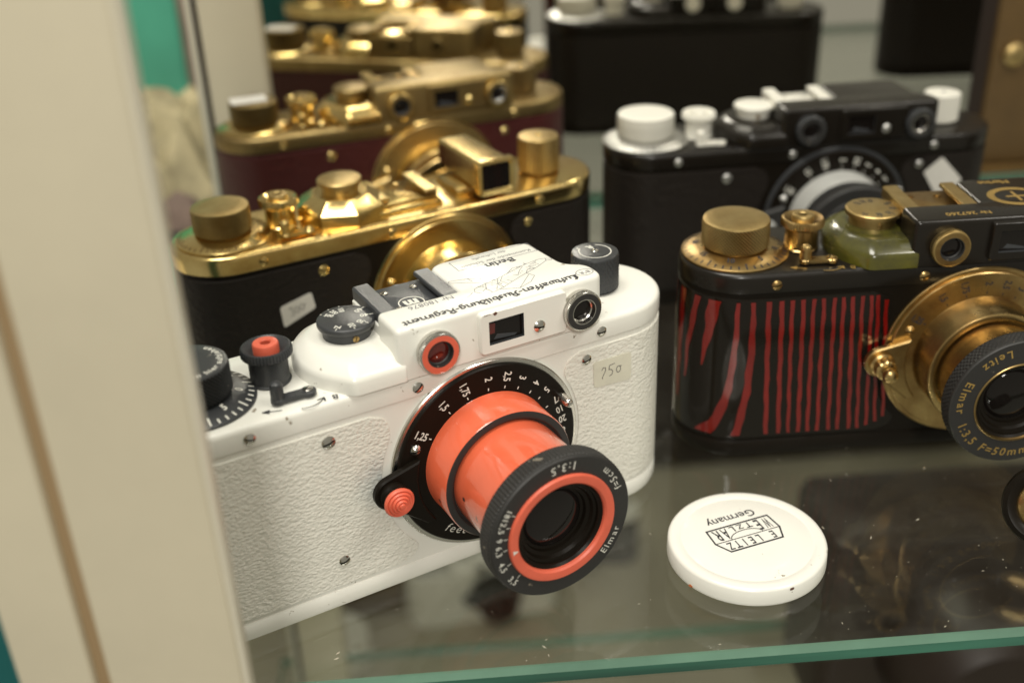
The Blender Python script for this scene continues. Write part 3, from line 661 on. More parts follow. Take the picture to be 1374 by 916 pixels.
    if g('aperture', True):
        lathe(mb, [(13.35, y2 - .2), (13.3, y2 + .45), (13.1, y2 + .75), (12.6, y2 + .8), (11.3, y2 + .65), (10.9, y2 + .2)], f, 96)
        lathe(mb, [(10.9, y2 + .2), (10.8, y2 - .3)], f, 96)
    else: lathe(mb, [(11.3, y2 - .3), (11.3, y2 + .12), (11.1, y2 + .25), (10.8, y2 + .2), (10.6, y2 - .4)], f, 96)
    mb.build('aperture_ring', b5, lens)
    mb = MB(); R0 = 10.8 if g('aperture', True) else 10.6
    lathe(mb, [(R0, y2 - .3), (R0 - .5, y2 - .9), (R0 - .9, y2 - .9), (R0 - 1.0, y2 - 1.6), (R0 - 1.6, y2 - 1.8), (R0 - 2.0, y2 - 2.6), (R0 - 2.8, y2 - 2.9), (R0 - 3.0, y2 - 3.8), (R0 - 3.6, y2 - 4.0)], f, 72)
    mb.build('lens_cone', BLACK, lens, angle=15)
    mb = MB(); rg = R0 - 3.6; lathe(mb, [(rg, y2 - 4.0)] + [(rg * cos(q), y2 - 4.0 + 1.3 * sin(q)) for q in (.3, .6, .9, 1.2, 1.4)] + [(0, y2 - 2.7)], f, 48); mb.build('lens_glass', GLASSK, lens)
    # lever with its knob
    mb = MB(); cx, cz = 74.5, 29.6; tip = Vector((48.4, 29.2))
    ang0, ang1 = radians(168 - g('levrot', 0)), radians(214 - g('levrot', 0))
    pts = [(tip.x + 4.3 * cos(t), tip.y + 4.3 * sin(t)) for t in [radians(100 + 165 * k / 12) for k in range(13)]]
    pts = [(cx + 23 * cos(radians(t)), cz + 23 * sin(radians(t))) for t in (166, 160)][::-1][:0] + pts
    arcp = [(cx + 19.5 * cos(radians(t)), cz + 19.5 * sin(radians(t))) for t in (217, 208, 198, 188, 178, 168, 162)]
    ply = pts + [(cx + 21.5 * cos(radians(214)), cz + 21.5 * sin(radians(214)))] + arcp
    ar2 = sum(ply[i - 1][0] * ply[i][1] - ply[i][0] * ply[i - 1][1] for i in range(len(ply)))
    if ar2 < 0: ply = ply[::-1]
    rg_ = lambda d, y: [(p[0], y, p[1]) for p in inset(ply, d, 0)]
    loft(mb, [rg_(0, -1.9), rg_(0, -3.2), rg_(.35, -3.6)])
    lv_ = mb.build('focusing_lever', g('levmat', pl_), lens, angle=40)
    mb = MB(); fk = ax_f(tip.x, tip.y, 0); lathe(mb, [(3.3, 3.5), (3.3, 4.6), (2.7, 5.0), (2.7, 6.4), (2.5, 6.6)], fk, 40)
    if g('ballknob', 0):
        lathe(mb, [(2.7, 5.0), (2.9, 5.4), (2.9, 7.6), (2.4, 8.0), (1.4, 8.2), (1.3, 8.8)], fk, 48, straight(16, .15)); lathe(mb, [(1.3, 8.8), (1.9, 9.4), (2.1, 10.3), (1.8, 11.2), (1.0, 11.8), (0, 12)], fk, 32)
    mb.build('knob_collar', g('levmat', pl_), lens)
    if not g('ballknob', 0):
        mb = MB(); pr = [(2.5, 6.5), (3.5, 6.7), (3.7, 7.2)]
        for k, r in enumerate((3.45, 2.75, 2.05, 1.35)):
            h = 7.5 + k * .42; pr += [(r + .12, h), (r - .12, h + .30), (r - .45, h + .26), (r - .55, h + .14)]
        pr += [(.6, 9.3), (0, 9.4)]; lathe(mb, pr, fk, 48); mb.build('knob_cap', g('capmat', b3), lens, angle=50)
    # stop pin and screw on the plate
    mb = MB(); fp = ax_f(94.6, 39.2, 1.0); lathe(mb, [(1.2, .5), (1.2, 6.2), (1.0, 6.6), (.7, 6.8), (.7, 7.3), (0, 7.4)], fp, 20); mb.build('stop_pin', g('pin', CHROME), lens)
    screw('screw', lens, ax_f(55.6, 37.8, -1.8), 1.3, scr, 10, .9)
    # engraved scales
    if g('scale', True):
        mb = MB(); fr = lambda p, q, h: (74.5 + p, -1.8 - h, 29.6 + q); r0 = 20.6
        for a, txt in ((147, '1,25'), (123, '1,5'), (106, '1,75'), (88.5, '2'), (74.5, '2,5'), (62.5, '3'), (50, '4'), (39, '5'), (27, '7'), (18, '10'), (9.5, '20'), (0, '8')):
            t = radians(a); bigw = len(txt) > 3
            m2 = MB(); put(m2, glyphs(txt, 2.7, .02, .0), fr, r0 * cos(t), r0 * sin(t), a + 180, lift=.05, sx=.78); m2.build('numeral', g('scaleprint', PRINTW), lens, smooth=False, recalc=False)
            if a > 20: stroke(mb, [(17.7 * cos(t), 17.7 * sin(t)), (18.2 * cos(t), 18.2 * sin(t))], .28, fr, .05)
        if fine and st['key'] == 'white': m2 = MB(); arc_text(m2, 'feet', fr, 20.4, 231, 3.3, -.006, .05, adv=.56, sx=1.0, shear=.25); m2.build('word', g('scaleprint', PRINTW), lens, smooth=False, recalc=False)
        mb.build('distance_marks', g('scaleprint', PRINTW), lens, smooth=False, recalc=False)['kind'] = 'stuff'
    if fine:
        mb = MB(); fr = lambda p, q, h: (74.5 + p, -ext - h, 29.6 + q)
        if st['key'] == 'white':
            for tx, a_, sz_, sh_ in (('Elmar', -48, 2.5, 0), ('f=5cm', 17, 2.5, .1), ('1:3,5', 75, 2.8, 0)):
                m2 = MB(); arc_text(m2, tx, fr, 15.3, a_, sz_, 0, .04, shear=sh_); m2.build('word', PRINTW, lens, smooth=False, recalc=False)
            for a, txt in ((-142, '3,5'), (-161, '4,5'), (-178, '6,3'), (170.5, '9'), (159, '12,5'), (147, '18')):
                t = radians(a); n_ = len(txt); m2 = MB(); arc_text(m2, txt, fr, 15.6, a - (n_ - 1) * 2.2 - 2.2, 2.0, .008, .04, adv=.56); m2.build('numeral', PRINTW, lens, smooth=False, recalc=False)
                stroke(mb, [(13.6 * cos(t), 13.6 * sin(t)), (14.5 * cos(t), 14.5 * sin(t))], .16, fr, .04)
            mb.build('aperture_marks', PRINTW, lens, smooth=False, recalc=False)['kind'] = 'stuff'
            mb = MB(); fr = lambda p, q, h: (74.5 + p, -ext - .82 - h, 29.6 + q); t = radians(186)
            put(mb, ([(.75, 0), (-.55, .55), (-.55, -.55)], [(0, 1, 2)]), fr, 12.1 * cos(t), 12.1 * sin(t), 186 + 180, lift=.05); mb.build('index_mark', PRINTW, lens, smooth=False, recalc=False)
            mb = MB(); fr = lambda a, b, h: (74.5 + (16.73 + h) * cos(a), -b, 29.6 + (16.73 + h) * sin(a))
            for a, txt in ((42, '16'), (33, '12')):
                v, fcs = glyphs(txt, 2.2, .0); mb.add([fr(radians(a) + (q[1]) / 16.7, 6 + q[0], .03) for q in v], fcs)
            mb.build('ring_numerals', PRINTK, lens, smooth=False, recalc=False)
            mb = MB()
            for (rr_, aa, yy) in ((16.7, 192, 7.5), (14.05, 176, 15.5), (14.05, 182, 27)):
                mb = MB(); t = radians(aa); c, s = cos(t), sin(t); n8 = [(.5 * cos(k * pi / 4), .5 * sin(k * pi / 4)) for k in range(8)]
                mb.add([(74.5 + (rr_ + .03) * c - s * q[0], -(yy + q[1] * 1.2), 29.6 + (rr_ + .03) * s + c * q[0]) for q in n8], [tuple(range(8))])
                mb.build('grub_hole', HOLE, lens, smooth=False)
        else:
            for tx, a_, sh_ in (('Leitz', 104, .05), ('Elmar', 152, 0), ('1:3,5', 200, 0), ('F=50mm', 236, .1)):
                m2 = MB(); arc_text(m2, tx, fr, 14.6, a_, 3.2, .012, .04, shear=sh_); m2.build('word', PRINTGOLD, lens, smooth=False, recalc=False)
    return root

def sticker(parent, corners, y, m, name='price_sticker', txt=None):
    mb = MB(); c = [Vector(p) for p in corners]; P = fillet([tuple(p) for p in c], .9, 4)
    a2 = sum(P[i - 1][0] * P[i][1] - P[i][0] * P[i - 1][1] for i in range(len(P)))
    if a2 < 0: P = P[::-1]
    loft(mb, [[(p[0], y, p[1]) for p in P], [(p[0], y - .12, p[1]) for p in P]])
    s = mb.build(name, m, parent)
    if txt:
        mb = MB(); cc = sum(c, Vector((0, 0))) / 4; u = (c[1] - c[0]).normalized(); v = Vector((-u.y, u.x)); h = (c[0] - c[3]).length
        fr = lambda a, b, l: ((cc + u * a + v * b).x, y - .12 - l, (cc + u * a + v * b).y)
        for pl in txt: stroke(mb, [(q[0] * h * .5, q[1] * h * .5) for q in pl], .028 * h, fr, .03)
        mb.build('handwriting', PEN, s, smooth=False)
    return s
def circ(cx, cy, rx, ry, a0=0, a1=360, st=30): return [(cx + rx * cos(radians(t)), cy + ry * sin(radians(t))) for t in range(a0, a1 + 1, st)]
W250 = [[(-.9, .25), (-.8, .42), (-.62, .40), (-.58, .2), (-.72, -.1), (-.85, -.35), (-.8, -.42)], [(-.05, .5), (-.28, .46), (-.32, .15), (-.12, .12), (.0, -.05), (-.05, -.28), (-.25, -.36)], [(-.28, .46), (.14, .52)], circ(.48, -.02, .17, .25), [(.55, .2), (.72, .18)]]
W300 = [[(-.75, .35), (-.5, .42), (-.45, .25), (-.62, .08), (-.42, -.05), (-.5, -.35), (-.8, -.3)], circ(-.1, -.02, .17, .28), circ(.38, 0, .2, .27), [(.5, .2), (.8, .1)]]

# ================================================================== THE PLACE
# ---- shelf: clear sheet with green ground edges
def glass_shelf(z, x0, x1, y0, y1, th, label):
    root = bpy.data.objects.new('glass_shelf', None); COL.objects.link(root); root.location = (0, 0, z * S)
    mb = MB(); mb.add([(x0, y0, 0), (x1, y0, 0), (x1, y1, 0), (x0, y1, 0)], [(0, 1, 2, 3)]); mb.build('glass_top', GLASS, root, smooth=False)
    mb = MB(); mb.add([(x0, y0, -th), (x0, y1, -th), (x1, y1, -th), (x1, y0, -th)], [(0, 1, 2, 3)]); mb.build('glass_underside', GLASS, root, smooth=False)
    b = .7
    EM = [GEDGE, PALE]
    mb = MB()
    def edge(p, q, n):
        ix, iy = -n[0] * b, -n[1] * b
        P = [(p[0] + ix, p[1] + iy, 0), (p[0], p[1], -b * 3.2), (p[0], p[1], -th + b), (p[0] + ix, p[1] + iy, -th)]; Q = [(q[0] + ix, q[1] + iy, 0), (q[0], q[1], -b * 3.2), (q[0], q[1], -th + b), (q[0] + ix, q[1] + iy, -th)]
        mb.add(P + Q, [(0, 1, 5, 4)], 1); mb.add(P + Q, [(1, 2, 6, 5), (2, 3, 7, 6)], 0)
    edge((x0, y0), (x1, y0), (0, -1)); mb.build('front_edge', EM, root, smooth=False)
    mb = MB(); edge((x1, y1), (x0, y1), (0, 1)); mb.build('back_edge', EM, root, smooth=False)
    mb = MB(); edge((x0, y1), (x0, y0), (-1, 0)); mb.build('side_edge', EM, root, smooth=False)
    tag(root, label, 'shelf'); return root
glass_shelf(0, -104, 420, 186.2, 464, 5.6, 'clear glass shelf with a green front edge carrying the cameras and the white cap')
glass_shelf(-252, -104, 420, 230, 464, 5.6, 'lower glass shelf seen blurred through the upper one')
# ---- mirror at the back
mb = MB(); box(mb, -70, 226, 466, 469, -34, 330)
tag(mb.build('mirror', MIRROR, None, smooth=False), 'tall mirror at the back of the cabinet reflecting the cameras', 'mirror')
# ---- back post and side pane
mb = MB(); box(mb, -92.6, -69.5, 459, 475, -520, 400, bev=.6); tag(mb.build('cabinet_post', BEIGE), 'pale beige upright post beside the mirror, behind the maroon camera', 'post')
root = bpy.data.objects.new('side_pane', None); COL.objects.link(root)
mb = MB(); box(mb, -97.8, -94.4, 461, 466, -520, 400); mb.build('pane_edge', STRIP, root, smooth=False)
mb = MB(); box(mb, -94.4, -93.4, 458, 466, -520, 400); mb.build('seal', DARKWOOD, root, smooth=False)
tag(root, 'pale edge of the side pane left of the beige back post', 'glass pane')
# ---- front post of the cabinet, very near
root = bpy.data.objects.new('cabinet_door_frame', None); COL.objects.link(root)
mb = MB(); box(mb, -63.3, -40.9, 150, 153.4, -520, 420, bev=.5); mb.build('frame_face', BEIGE, root)
mb = MB(); box(mb, -65.6, -63.3, 151.2, 153.2, -520, 420); mb.build('seal', BROWNLINE, root, smooth=False)
mb = MB(); box(mb, -77.8, -65.6, 149, 153, -520, 420, bev=.5); mb.build('frame_face', BEIGE, root)
mb = MB(); box(mb, -40.9, -39.8, 150.3, 154.2, -520, 420, bev=.3); mb.build('edge_strip', STRIP, root)
tag(root, 'blurred beige door frame close to the lens at the left of the picture', 'door frame')
mb = MB(); box(mb, -132, -88, 170, 174, -400, 200); tag(mb.build('teal_panel', TEAL), 'dark teal panel behind the lower left of the beige frame', 'panel')

# ---- white camera
LM_W = (CHROME, BLACK, ORANGE, BLACKM, ORANGE, BLACKM, ORANGEM)
hero = camera('rangefinder_camera', dict(key='white', fine=True, pos=(-61.85, 195.94, 0, 25.32), body=WHITE, top=WHITE, leather=WLEATHER, knob=CHARCOAL, dialmat=CHARCOAL, button=ORANGEM, capmat=ORANGEM,
    collar=CHARCOAL, shoe=PLATEGREY, rail=PLATEGREY, rfmats=((CHROME, ORANGEM, GLASSR), (CHROME, BLACKM, GLASSK)), lens_mats=LM_W, levmat=BLACK, glowmat=GLASSR))
tag(hero, 'white camera with an orange lens barrel, black knobs and a 250 price sticker', 'camera')
mb = MB(); fr = deck_print(68.5)
blackletter(mb, 'Luftwaffen-Ausbildung-Regiment', fr, 101.2, 2.0, 45.0, 1.35); mb.build('blackletter_inscription', PRINTK, hero, smooth=False, recalc=False); mb = MB(); blackletter(mb, 'Berlin', fr, 93.6, 18.6, 8.0, 1.25)
mb.build('blackletter_inscription', PRINTK, hero, smooth=False, recalc=False)
mb = MB(); put(mb, glyphs('Nr 180876', 2.5, .0), fr, 66.2, 7.3, 180, lift=.04, sx=1.02)
mb.build('serial_number', PRINTG, hero, smooth=False, recalc=False); mb = MB()
put(mb, glyphs('Kommando der Schulen', 1.85, 0), fr, 90.2, 20.3, 180, lift=.04, sx=1.05); mb.build('small_inscription', PRINTG, hero, smooth=False, recalc=False); mb = MB(); put(mb, glyphs('der Luftwaffe', 1.75, 0), fr, 89.5, 22.9, 180, lift=.04)
mb.build('small_inscription', PRINTG, hero, smooth=False, recalc=False)
mb = MB(); stroke(mb, [(79.2, 18.9), (100.9, 18.9), (100.9, 24.2), (79.2, 24.2)], .16, fr, closed=True)
el = [(103.7 + 2.2 * cos(radians(t)), 1.9 + 1.6 * sin(radians(t))) for t in range(0, 360, 12)]; stroke(mb, el, .18, fr, closed=True)
put(mb, glyphs('B', 1.7, .02), fr, 104.6, 1.9, 190, lift=.04); put(mb, glyphs('R', 1.7, .02), fr, 102.9, 1.9, 175, lift=.04)
put(mb, glyphs('c', 1.2, .02), fr, 103.8, 1.2, 200, lift=.05)
# twin-engined aeroplane line drawing, nose to the left front
A = lambda pts: [(x, y) for x, y in pts]
for pl in ([(77.0, 6.6), (78.4, 4.8), (81.0, 4.4), (84.0, 5.4), (90.0, 8.2), (96.0, 10.6), (99.6, 12.6), (100.0, 13.8), (98.4, 14.2), (94, 13.4), (88, 11.2), (83, 9.6), (79.6, 8.8), (77.6, 8.0), (77.0, 6.6)],
           [(80.6, 4.5), (80.0, 6.6), (81.2, 9.2)], [(78.8, 6.0), (80.4, 7.2), (79.2, 8.4)], [(84, 5.4), (83.4, 7.4), (85, 10.2)], [(85.6, 6.4), (84.8, 8.6), (86.4, 10.6)], [(82, 5.2), (83, 6.8)], [(87, 7), (86.4, 8.4)],
           [(82.6, 4.9), (86.8, 2.9), (90.6, 4.4), (93, 6.8), (92, 8.9)], [(86.8, 2.9), (92.0, 7.9)], [(84, 9.9), (79.0, 13.8), (74.6, 14.9), (73.9, 14.2), (78, 12), (81.5, 9.5)], [(74, 14.7), (72.6, 16.0)], [(78.9, 13.7), (79.2, 12.0)],
           [(88, 11.2), (90.5, 13.2), (92.8, 13.2), (91.5, 12.4)], [(92, 9), (93.2, 10.6), (95, 10.4), (94.2, 12), (96.2, 11.6)], [(90, 9.4), (91.4, 11.2), (93, 12.6)], [(97, 11.6), (96.6, 13)], [(95, 12.6), (97.4, 13.6)], [(99.6, 12.6), (101.0, 12.2), (101.2, 13.0), (100.0, 13.6)], [(76.4, 6.6), (74.6, 5.2)], [(74.8, 5.6), (73, 4.6), (71.5, 4.4)]):
    stroke(mb, A(pl), .13, fr)
random.seed(3)
for k in range(26):
    t = random.random(); x = 78.5 + 18 * t; y = 6.4 + 6 * t + random.uniform(-.9, 2.2); a = random.uniform(-.9, .9); stroke(mb, [(x, y), (x + a, y + random.uniform(-.7, .7))], .11, fr)
mb.build('line_drawing', PRINTG, hero, smooth=False, recalc=False)['kind'] = 'stuff'
sticker(hero, [(104.6, 44.9), (115.8, 44.7), (115.9, 36.9), (104.9, 37.7)], -.5, PAPER, txt=W250)

# ---- gold and black camera behind it
LG = (GOLD, GOLD, GOLD, GOLDM, GOLD, GOLDM, GOLD)
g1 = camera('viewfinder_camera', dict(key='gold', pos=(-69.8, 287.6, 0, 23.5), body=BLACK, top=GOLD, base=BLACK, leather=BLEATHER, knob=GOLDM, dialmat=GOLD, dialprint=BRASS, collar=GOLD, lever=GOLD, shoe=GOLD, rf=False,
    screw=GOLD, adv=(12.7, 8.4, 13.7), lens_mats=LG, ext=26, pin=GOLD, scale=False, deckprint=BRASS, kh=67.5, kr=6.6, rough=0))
tag(g1, 'black and gold camera with a separate finder and a 300 sticker, behind the white camera', 'camera', 'gold fitted cameras on the left of the shelf')
sticker(g1, [(21.7, 37.8), (31.4, 40.3), (32.2, 35.1), (22.2, 31.1)], -.55, PAPERW, txt=W300)
# ---- maroon and gold camera
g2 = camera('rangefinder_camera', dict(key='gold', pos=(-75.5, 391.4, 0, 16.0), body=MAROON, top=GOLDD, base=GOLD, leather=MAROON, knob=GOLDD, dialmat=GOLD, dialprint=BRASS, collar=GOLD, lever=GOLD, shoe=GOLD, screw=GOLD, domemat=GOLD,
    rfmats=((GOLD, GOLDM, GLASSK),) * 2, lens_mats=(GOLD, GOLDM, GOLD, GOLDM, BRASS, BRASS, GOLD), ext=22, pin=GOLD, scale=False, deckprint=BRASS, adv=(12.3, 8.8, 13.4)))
tag(g2, 'maroon and gold camera with a white sticker on its knob, nearest the mirror', 'camera', 'gold fitted cameras on the left of the shelf')
mb = MB(); P = rrect(3.5, 16.5, 12.0, 21.0, 1, 3); loft(mb, [[(a + 1, b, 65.65) for a, b in P], [(a + 1, b, 65.8) for a, b in P]]); mb.build('blank_sticker', PAPERW, g2)
# ---- black camera with white knobs
k1 = camera('rangefinder_camera', dict(key='black', pos=(57.9, 355, 0, 2.3), body=BLACK, top=TOPBLACK, leather=BLEATHER, knob=KNOBW, dialmat=SATIN, dialprint=PRINTK, shoe=KNOBW, rail=KNOBW, screw=SATIN, rough=1,
    rfmats=((CHARCOAL, BLACKM, GLASSK),) * 2, lens_mats=(CHARCOAL, BLACK, SILVERP, BLACKM, SILVERP, BLACKM, BLACKM), ext=20, adv=(11.3, 9.7, 14.6), levmat=BLACKM))
tag(k1, 'black camera with white knobs standing behind the red striped camera', 'camera')
sticker(k1, [(110.6, 48.4), (118.8, 39.7), (112.0, 31.6), (104.6, 43.3)], -.55, PAPERW, name='blank_sticker')
# ---- black camera with red stripes
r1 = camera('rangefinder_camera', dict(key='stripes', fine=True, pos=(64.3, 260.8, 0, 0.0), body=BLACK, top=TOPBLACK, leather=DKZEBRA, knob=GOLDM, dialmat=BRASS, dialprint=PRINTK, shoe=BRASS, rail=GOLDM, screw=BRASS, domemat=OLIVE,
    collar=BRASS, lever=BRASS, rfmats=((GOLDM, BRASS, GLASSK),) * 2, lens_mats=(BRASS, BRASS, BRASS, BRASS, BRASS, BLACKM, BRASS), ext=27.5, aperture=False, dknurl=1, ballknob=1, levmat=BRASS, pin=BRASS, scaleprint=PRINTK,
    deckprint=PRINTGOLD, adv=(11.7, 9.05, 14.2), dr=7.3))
tag(r1, 'black camera with red zebra stripes, brass knobs and a brass lens', 'camera')
P_, TOT, bx = peri(X0 - .5, X1 + .5, -.5, TY + .5)
def surf(x, z, h=.06):     # x measured along the front; values below the left end run round the corner
    s = bx - x; p = P_(s); cx = min(max(p[0], X0 + 15.3), X1 - 15.3); dx, dy = p[0] - cx, p[1] - TY / 2; l = hypot(dx, dy); return (p[0] + dx / l * h, p[1] + dy / l * h, z)
def stripe(pts, parent=r1):
    """pts: (x, z, width) down the body"""
    mb = MB(); vs = []; n = 14
    for i in range(n + 1):
        t = i / n * (len(pts) - 1); k = min(int(t), len(pts) - 2); u = t - k; u = u * u * (3 - 2 * u) if len(pts) < 3 else u
        x, z, w_ = [pts[k][q] * (1 - u) + pts[k + 1][q] * u for q in range(3)]; w_ *= .76 + .10 * sin(z * .9 + pts[0][0] * 2); x += .12 * sin(z * .6 + pts[0][0])
        m_ = 4
        for j in range(m_): vs.append(surf(x - w_ / 2 + w_ * j / (m_ - 1), z))
    fs = [(i * 4 + j, i * 4 + j + 1, (i + 1) * 4 + j + 1, (i + 1) * 4 + j) for i in range(n) for j in range(3)]
    mb.add(vs, fs); mb.build('red_stripe', RED, parent)
zT, zB = 48.2, 7.2
for i, (xt, xb, wt, wb, zz) in enumerate(((17.4, 19.5, 1.8, 1.6, zB), (20.9, 23.0, 1.7, 1.5, zB), (23.6, 25.8, 1.5, 1.2, zB), (26.6, 28.6, 1.5, 1.5, zB), (29.3, 31.2, 1.4, 1.3, zB), (32.0, 34.0, 1.4, 1.3, zB), (34.8, 37.0, 1.4, 1.3, zB),
                                     (37.2, 39.7, 1.4, 1.3, zB), (39.7, 42.8, 1.4, 1.4, zB), (42.2, 45.2, 1.3, 1.2, zB), (44.7, 47.7, 1.3, 1.2, 8), (47.0, 50.0, 1.4, 1.1, 9), (49.3, 52.2, 1.4, 1.1, 10.5))):
    if i >= 11: xt -= .6
    stripe([(xt, zT - (1.5 if i == 12 else 0), wt), ((xt + xb) / 2 - .1, 28, (wt + wb) / 2), (xb, zz, wb)])
stripe([(13.4, zT, 1.5), (13.8, 34, 2.4), (13.2, 20, 2.6), (11.0, zB, 3.0)])
stripe([(9.4, zT, 1.4), (9.4, 36, 1.9), (8.3, 22, 2.6), (5.6, 12, 4.0), (1.5, zB, 6.5)])
stripe([(3.2, zT, 5.0), (2.4, 42, 4.0), (1.2, 34, 2.2), (.2, 28, .5)])
stripe([(-2.0, zT, 2.4), (-3.4, 40, 2.6), (-5.0, 32, 2.0), (-5.4, 22, 1.0)])
stripe([(-8.0, zT, 3.4), (-8.6, 38, 3.4), (-9.2, 26, 3.0), (-9.4, 14, 2.0)]); stripe([(-14, zT, 3), (-15, 30, 3), (-14.5, 12, 2)]); stripe([(-20, zT, 3), (-21, 30, 3), (-20.5, 12, 2)])
stripe([(106, zT, 1.5), (105, 28, 1.5), (104, 9, 1.3)]); stripe([(110, zT, 1.5), (109, 28, 1.5), (108, 9, 1.3)])
mb = MB(); fr = deck_print(68.5)
put(mb, glyphs('Nr 267260', 2.7, .02), fr, 68.5, 2.6, 180, lift=.04, sx=1.0); arc_c = (85.5, 12.0)
for r in (7.4, 7.0, 6.6, 6.2, 5.8): stroke(mb, [(arc_c[0] + r * cos(radians(t)), arc_c[1] + r * .82 * sin(radians(t))) for t in range(0, 360, 8)], .30, fr, closed=True)
put(mb, glyphs('Marine', 3.0, .03), fr, 84.0, 22.6, 180, lift=.04); stroke(mb, [(83, 12), (88, 12)], .8, fr); stroke(mb, [(85.5, 9), (85.5, 15)], .8, fr)
mb.build('gold_engraving', PRINTGOLD, r1, smooth=False, recalc=False)['kind'] = 'stuff'

# ---- white lens cap lying on the glass
mb = MB(); f = ax_z(0, 0)
lathe(mb, [(0, 0.05), (19.0, 0.05), (19.35, .3), (19.4, .8), (19.3, 4.2), (18.95, 4.75), (18.3, 4.95), (16.4, 4.98), (16.1, 4.80), (15.8, 4.80), (15.5, 4.92), (8, 4.98), (0, 4.98)], f, 120)
cap = mb.build('protective_cap', WHITE, None, angle=60); cap.location = (68.1 * S, 218.9 * S, 0)
tag(cap, 'round white lens cap lying on the glass with black lettering', 'lens cap')
def capfr(a, b, h): c, s = cos(radians(197)), sin(radians(197)); a *= 1.05; b *= 1.22; x = .4 + c * a - s * b; y = 1.1 + s * a + c * b; return (x, y, 4.98 + h)
mb = MB()
stroke(mb, [(-8.6, .2), (0, .2 - 0), (8.6, .2)], .22, capfr); stroke(mb, [(-8.6, .2), (-7.2, 3.4), (6.6, 3.4), (8.6, .2)], .42, capfr); stroke(mb, [(-8.6, .2), (-8.2, -4.0), (8.3, -4.0), (8.6, .2)], .42, capfr)
stroke(mb, [(4.2 * cos(radians(t)), .2 - 1.9 * sin(radians(t))) for t in range(0, 181, 15)], .22, capfr)
def band(txt, y0, y1, x0, x1, k0=1.0, k1=1.0):
    n = len(txt); cw = (x1 - x0) / n
    for i, ch in enumerate(txt):
        if ch == ' ': continue
        v, fcs = one_glyph(ch, 1, .016, 0); xs = [q[0] for q in v]; ys = [q[1] for q in v]; w_ = max(xs) - min(xs); h_ = max(ys) - min(ys); cx0 = x0 + cw * (i + .5)
        w2 = min(cw * .74, w_ * cw * 1.25); 
        def m(q):
            u = (q[0] - min(xs)) / w_ - .5; t = (q[1] - min(ys)) / h_; x = cx0 + u * w2; lo = y0 + bow(x) ; return (x, lo + (y1 - lo) * t)
        bow = lambda x: 1.9 * sqrt(max(0, 1 - (x / 4.3) ** 2)) if k0 < 1 else 0
        if k0 < 1:
            mm = lambda q: (cx0 + ((q[0] - min(xs)) / w_ - .5) * w2, y0 + (y1 - bow(cx0) - y0) * ((q[1] - min(ys)) / h_))
            mb.add([capfr(*mm(q), .04) for q in v], fcs)
        else: mb.add([capfr(*(cx0 + ((q[0] - min(xs)) / w_ - .5) * w2, y0 + (y1 - y0) * ((q[1] - min(ys)) / h_)), .04) for q in v], fcs)
band('E LEITZ', .7, 2.95, -6.6, 6.6)
band('WETZLAR', -3.6, -.25, -7.7, 7.7, .9)
put(mb, glyphs('Germany', 3.0, .012), capfr, .2, -6.2, 0, lift=.04, sx=1.15)
mb.build('lettering', PRINTK, cap, smooth=False, recalc=False)
mb = MB(); t0 = radians(-72)
v = [(t0 + .03 * cos(k * pi / 4) * (1 + .3 * (k % 2)), 4.0 + .42 * sin(k * pi / 4)) for k in range(8)]; mb.add([(19.37 * cos(a), 19.37 * sin(a), z) for a, z in v], [tuple(range(8))]); mb.build('rim_chip', CHIP, cap, smooth=False)

# ---- brass disc lens hood standing at the right edge
root = bpy.data.objects.new('lens_hood', None); COL.objects.link(root); root.location = (141.0 * S, 216 * S, 10.5 * S); root.rotation_euler = (radians(62), radians(12), radians(-40))
mb = MB(); lathe(mb, [(6.4, 3.0), (7.2, 3.8), (8.4, 4.2), (9.6, 3.4), (10.0, 2.0), (10.0, -2.5), (9.6, -3), (8.0, -3)], ax_z(0, 0), 60); mb.build('black_rim', BLACK, root)
mb = MB(); lathe(mb, [(6.4, 3.0), (5.6, 3.6), (3, 4.2), (0, 4.4)], ax_z(0, 0), 48); mb.build('brass_face', BRASS, root)
tag(root, 'small round brass piece with a black rim below the brass lens at the right edge', 'lens part')

# ---- brown leather case at the far right, near the mirror
root = bpy.data.objects.new('leather_case', None); COL.objects.link(root); root.location = (230 * S, 482 * S, 0)
mb = MB(); box(mb, 7, 130, -8, 40, 0, 150, bev=3); mb.build('case_body', TAN, root)
mb = MB(); box(mb, -2, 6.6, -9, 41, 0, 150, bev=1); mb.build('side_gusset', DARKWOOD, root)
mb = MB(); lathe(mb, [(5, 0), (5, 2), (3.5, 3), (0, 3.4)], ax_f(17, 50, -8), 28); mb.build('snap_button', GOLDM, root)
mb = MB(); box(mb, 44, 56, -10, -8.2, 50, 148, bev=.6); mb.build('strap', DARKWOOD, root)
tag(root, 'tall brown leather case with a snap button at the far right', 'camera case')

mb = MB(); box(mb, 227, 620, 470, 760, -46, 0); tag(mb.build('back_ledge', TAN), 'brown ledge behind the shelf that the tall brown case stands on', 'ledge')
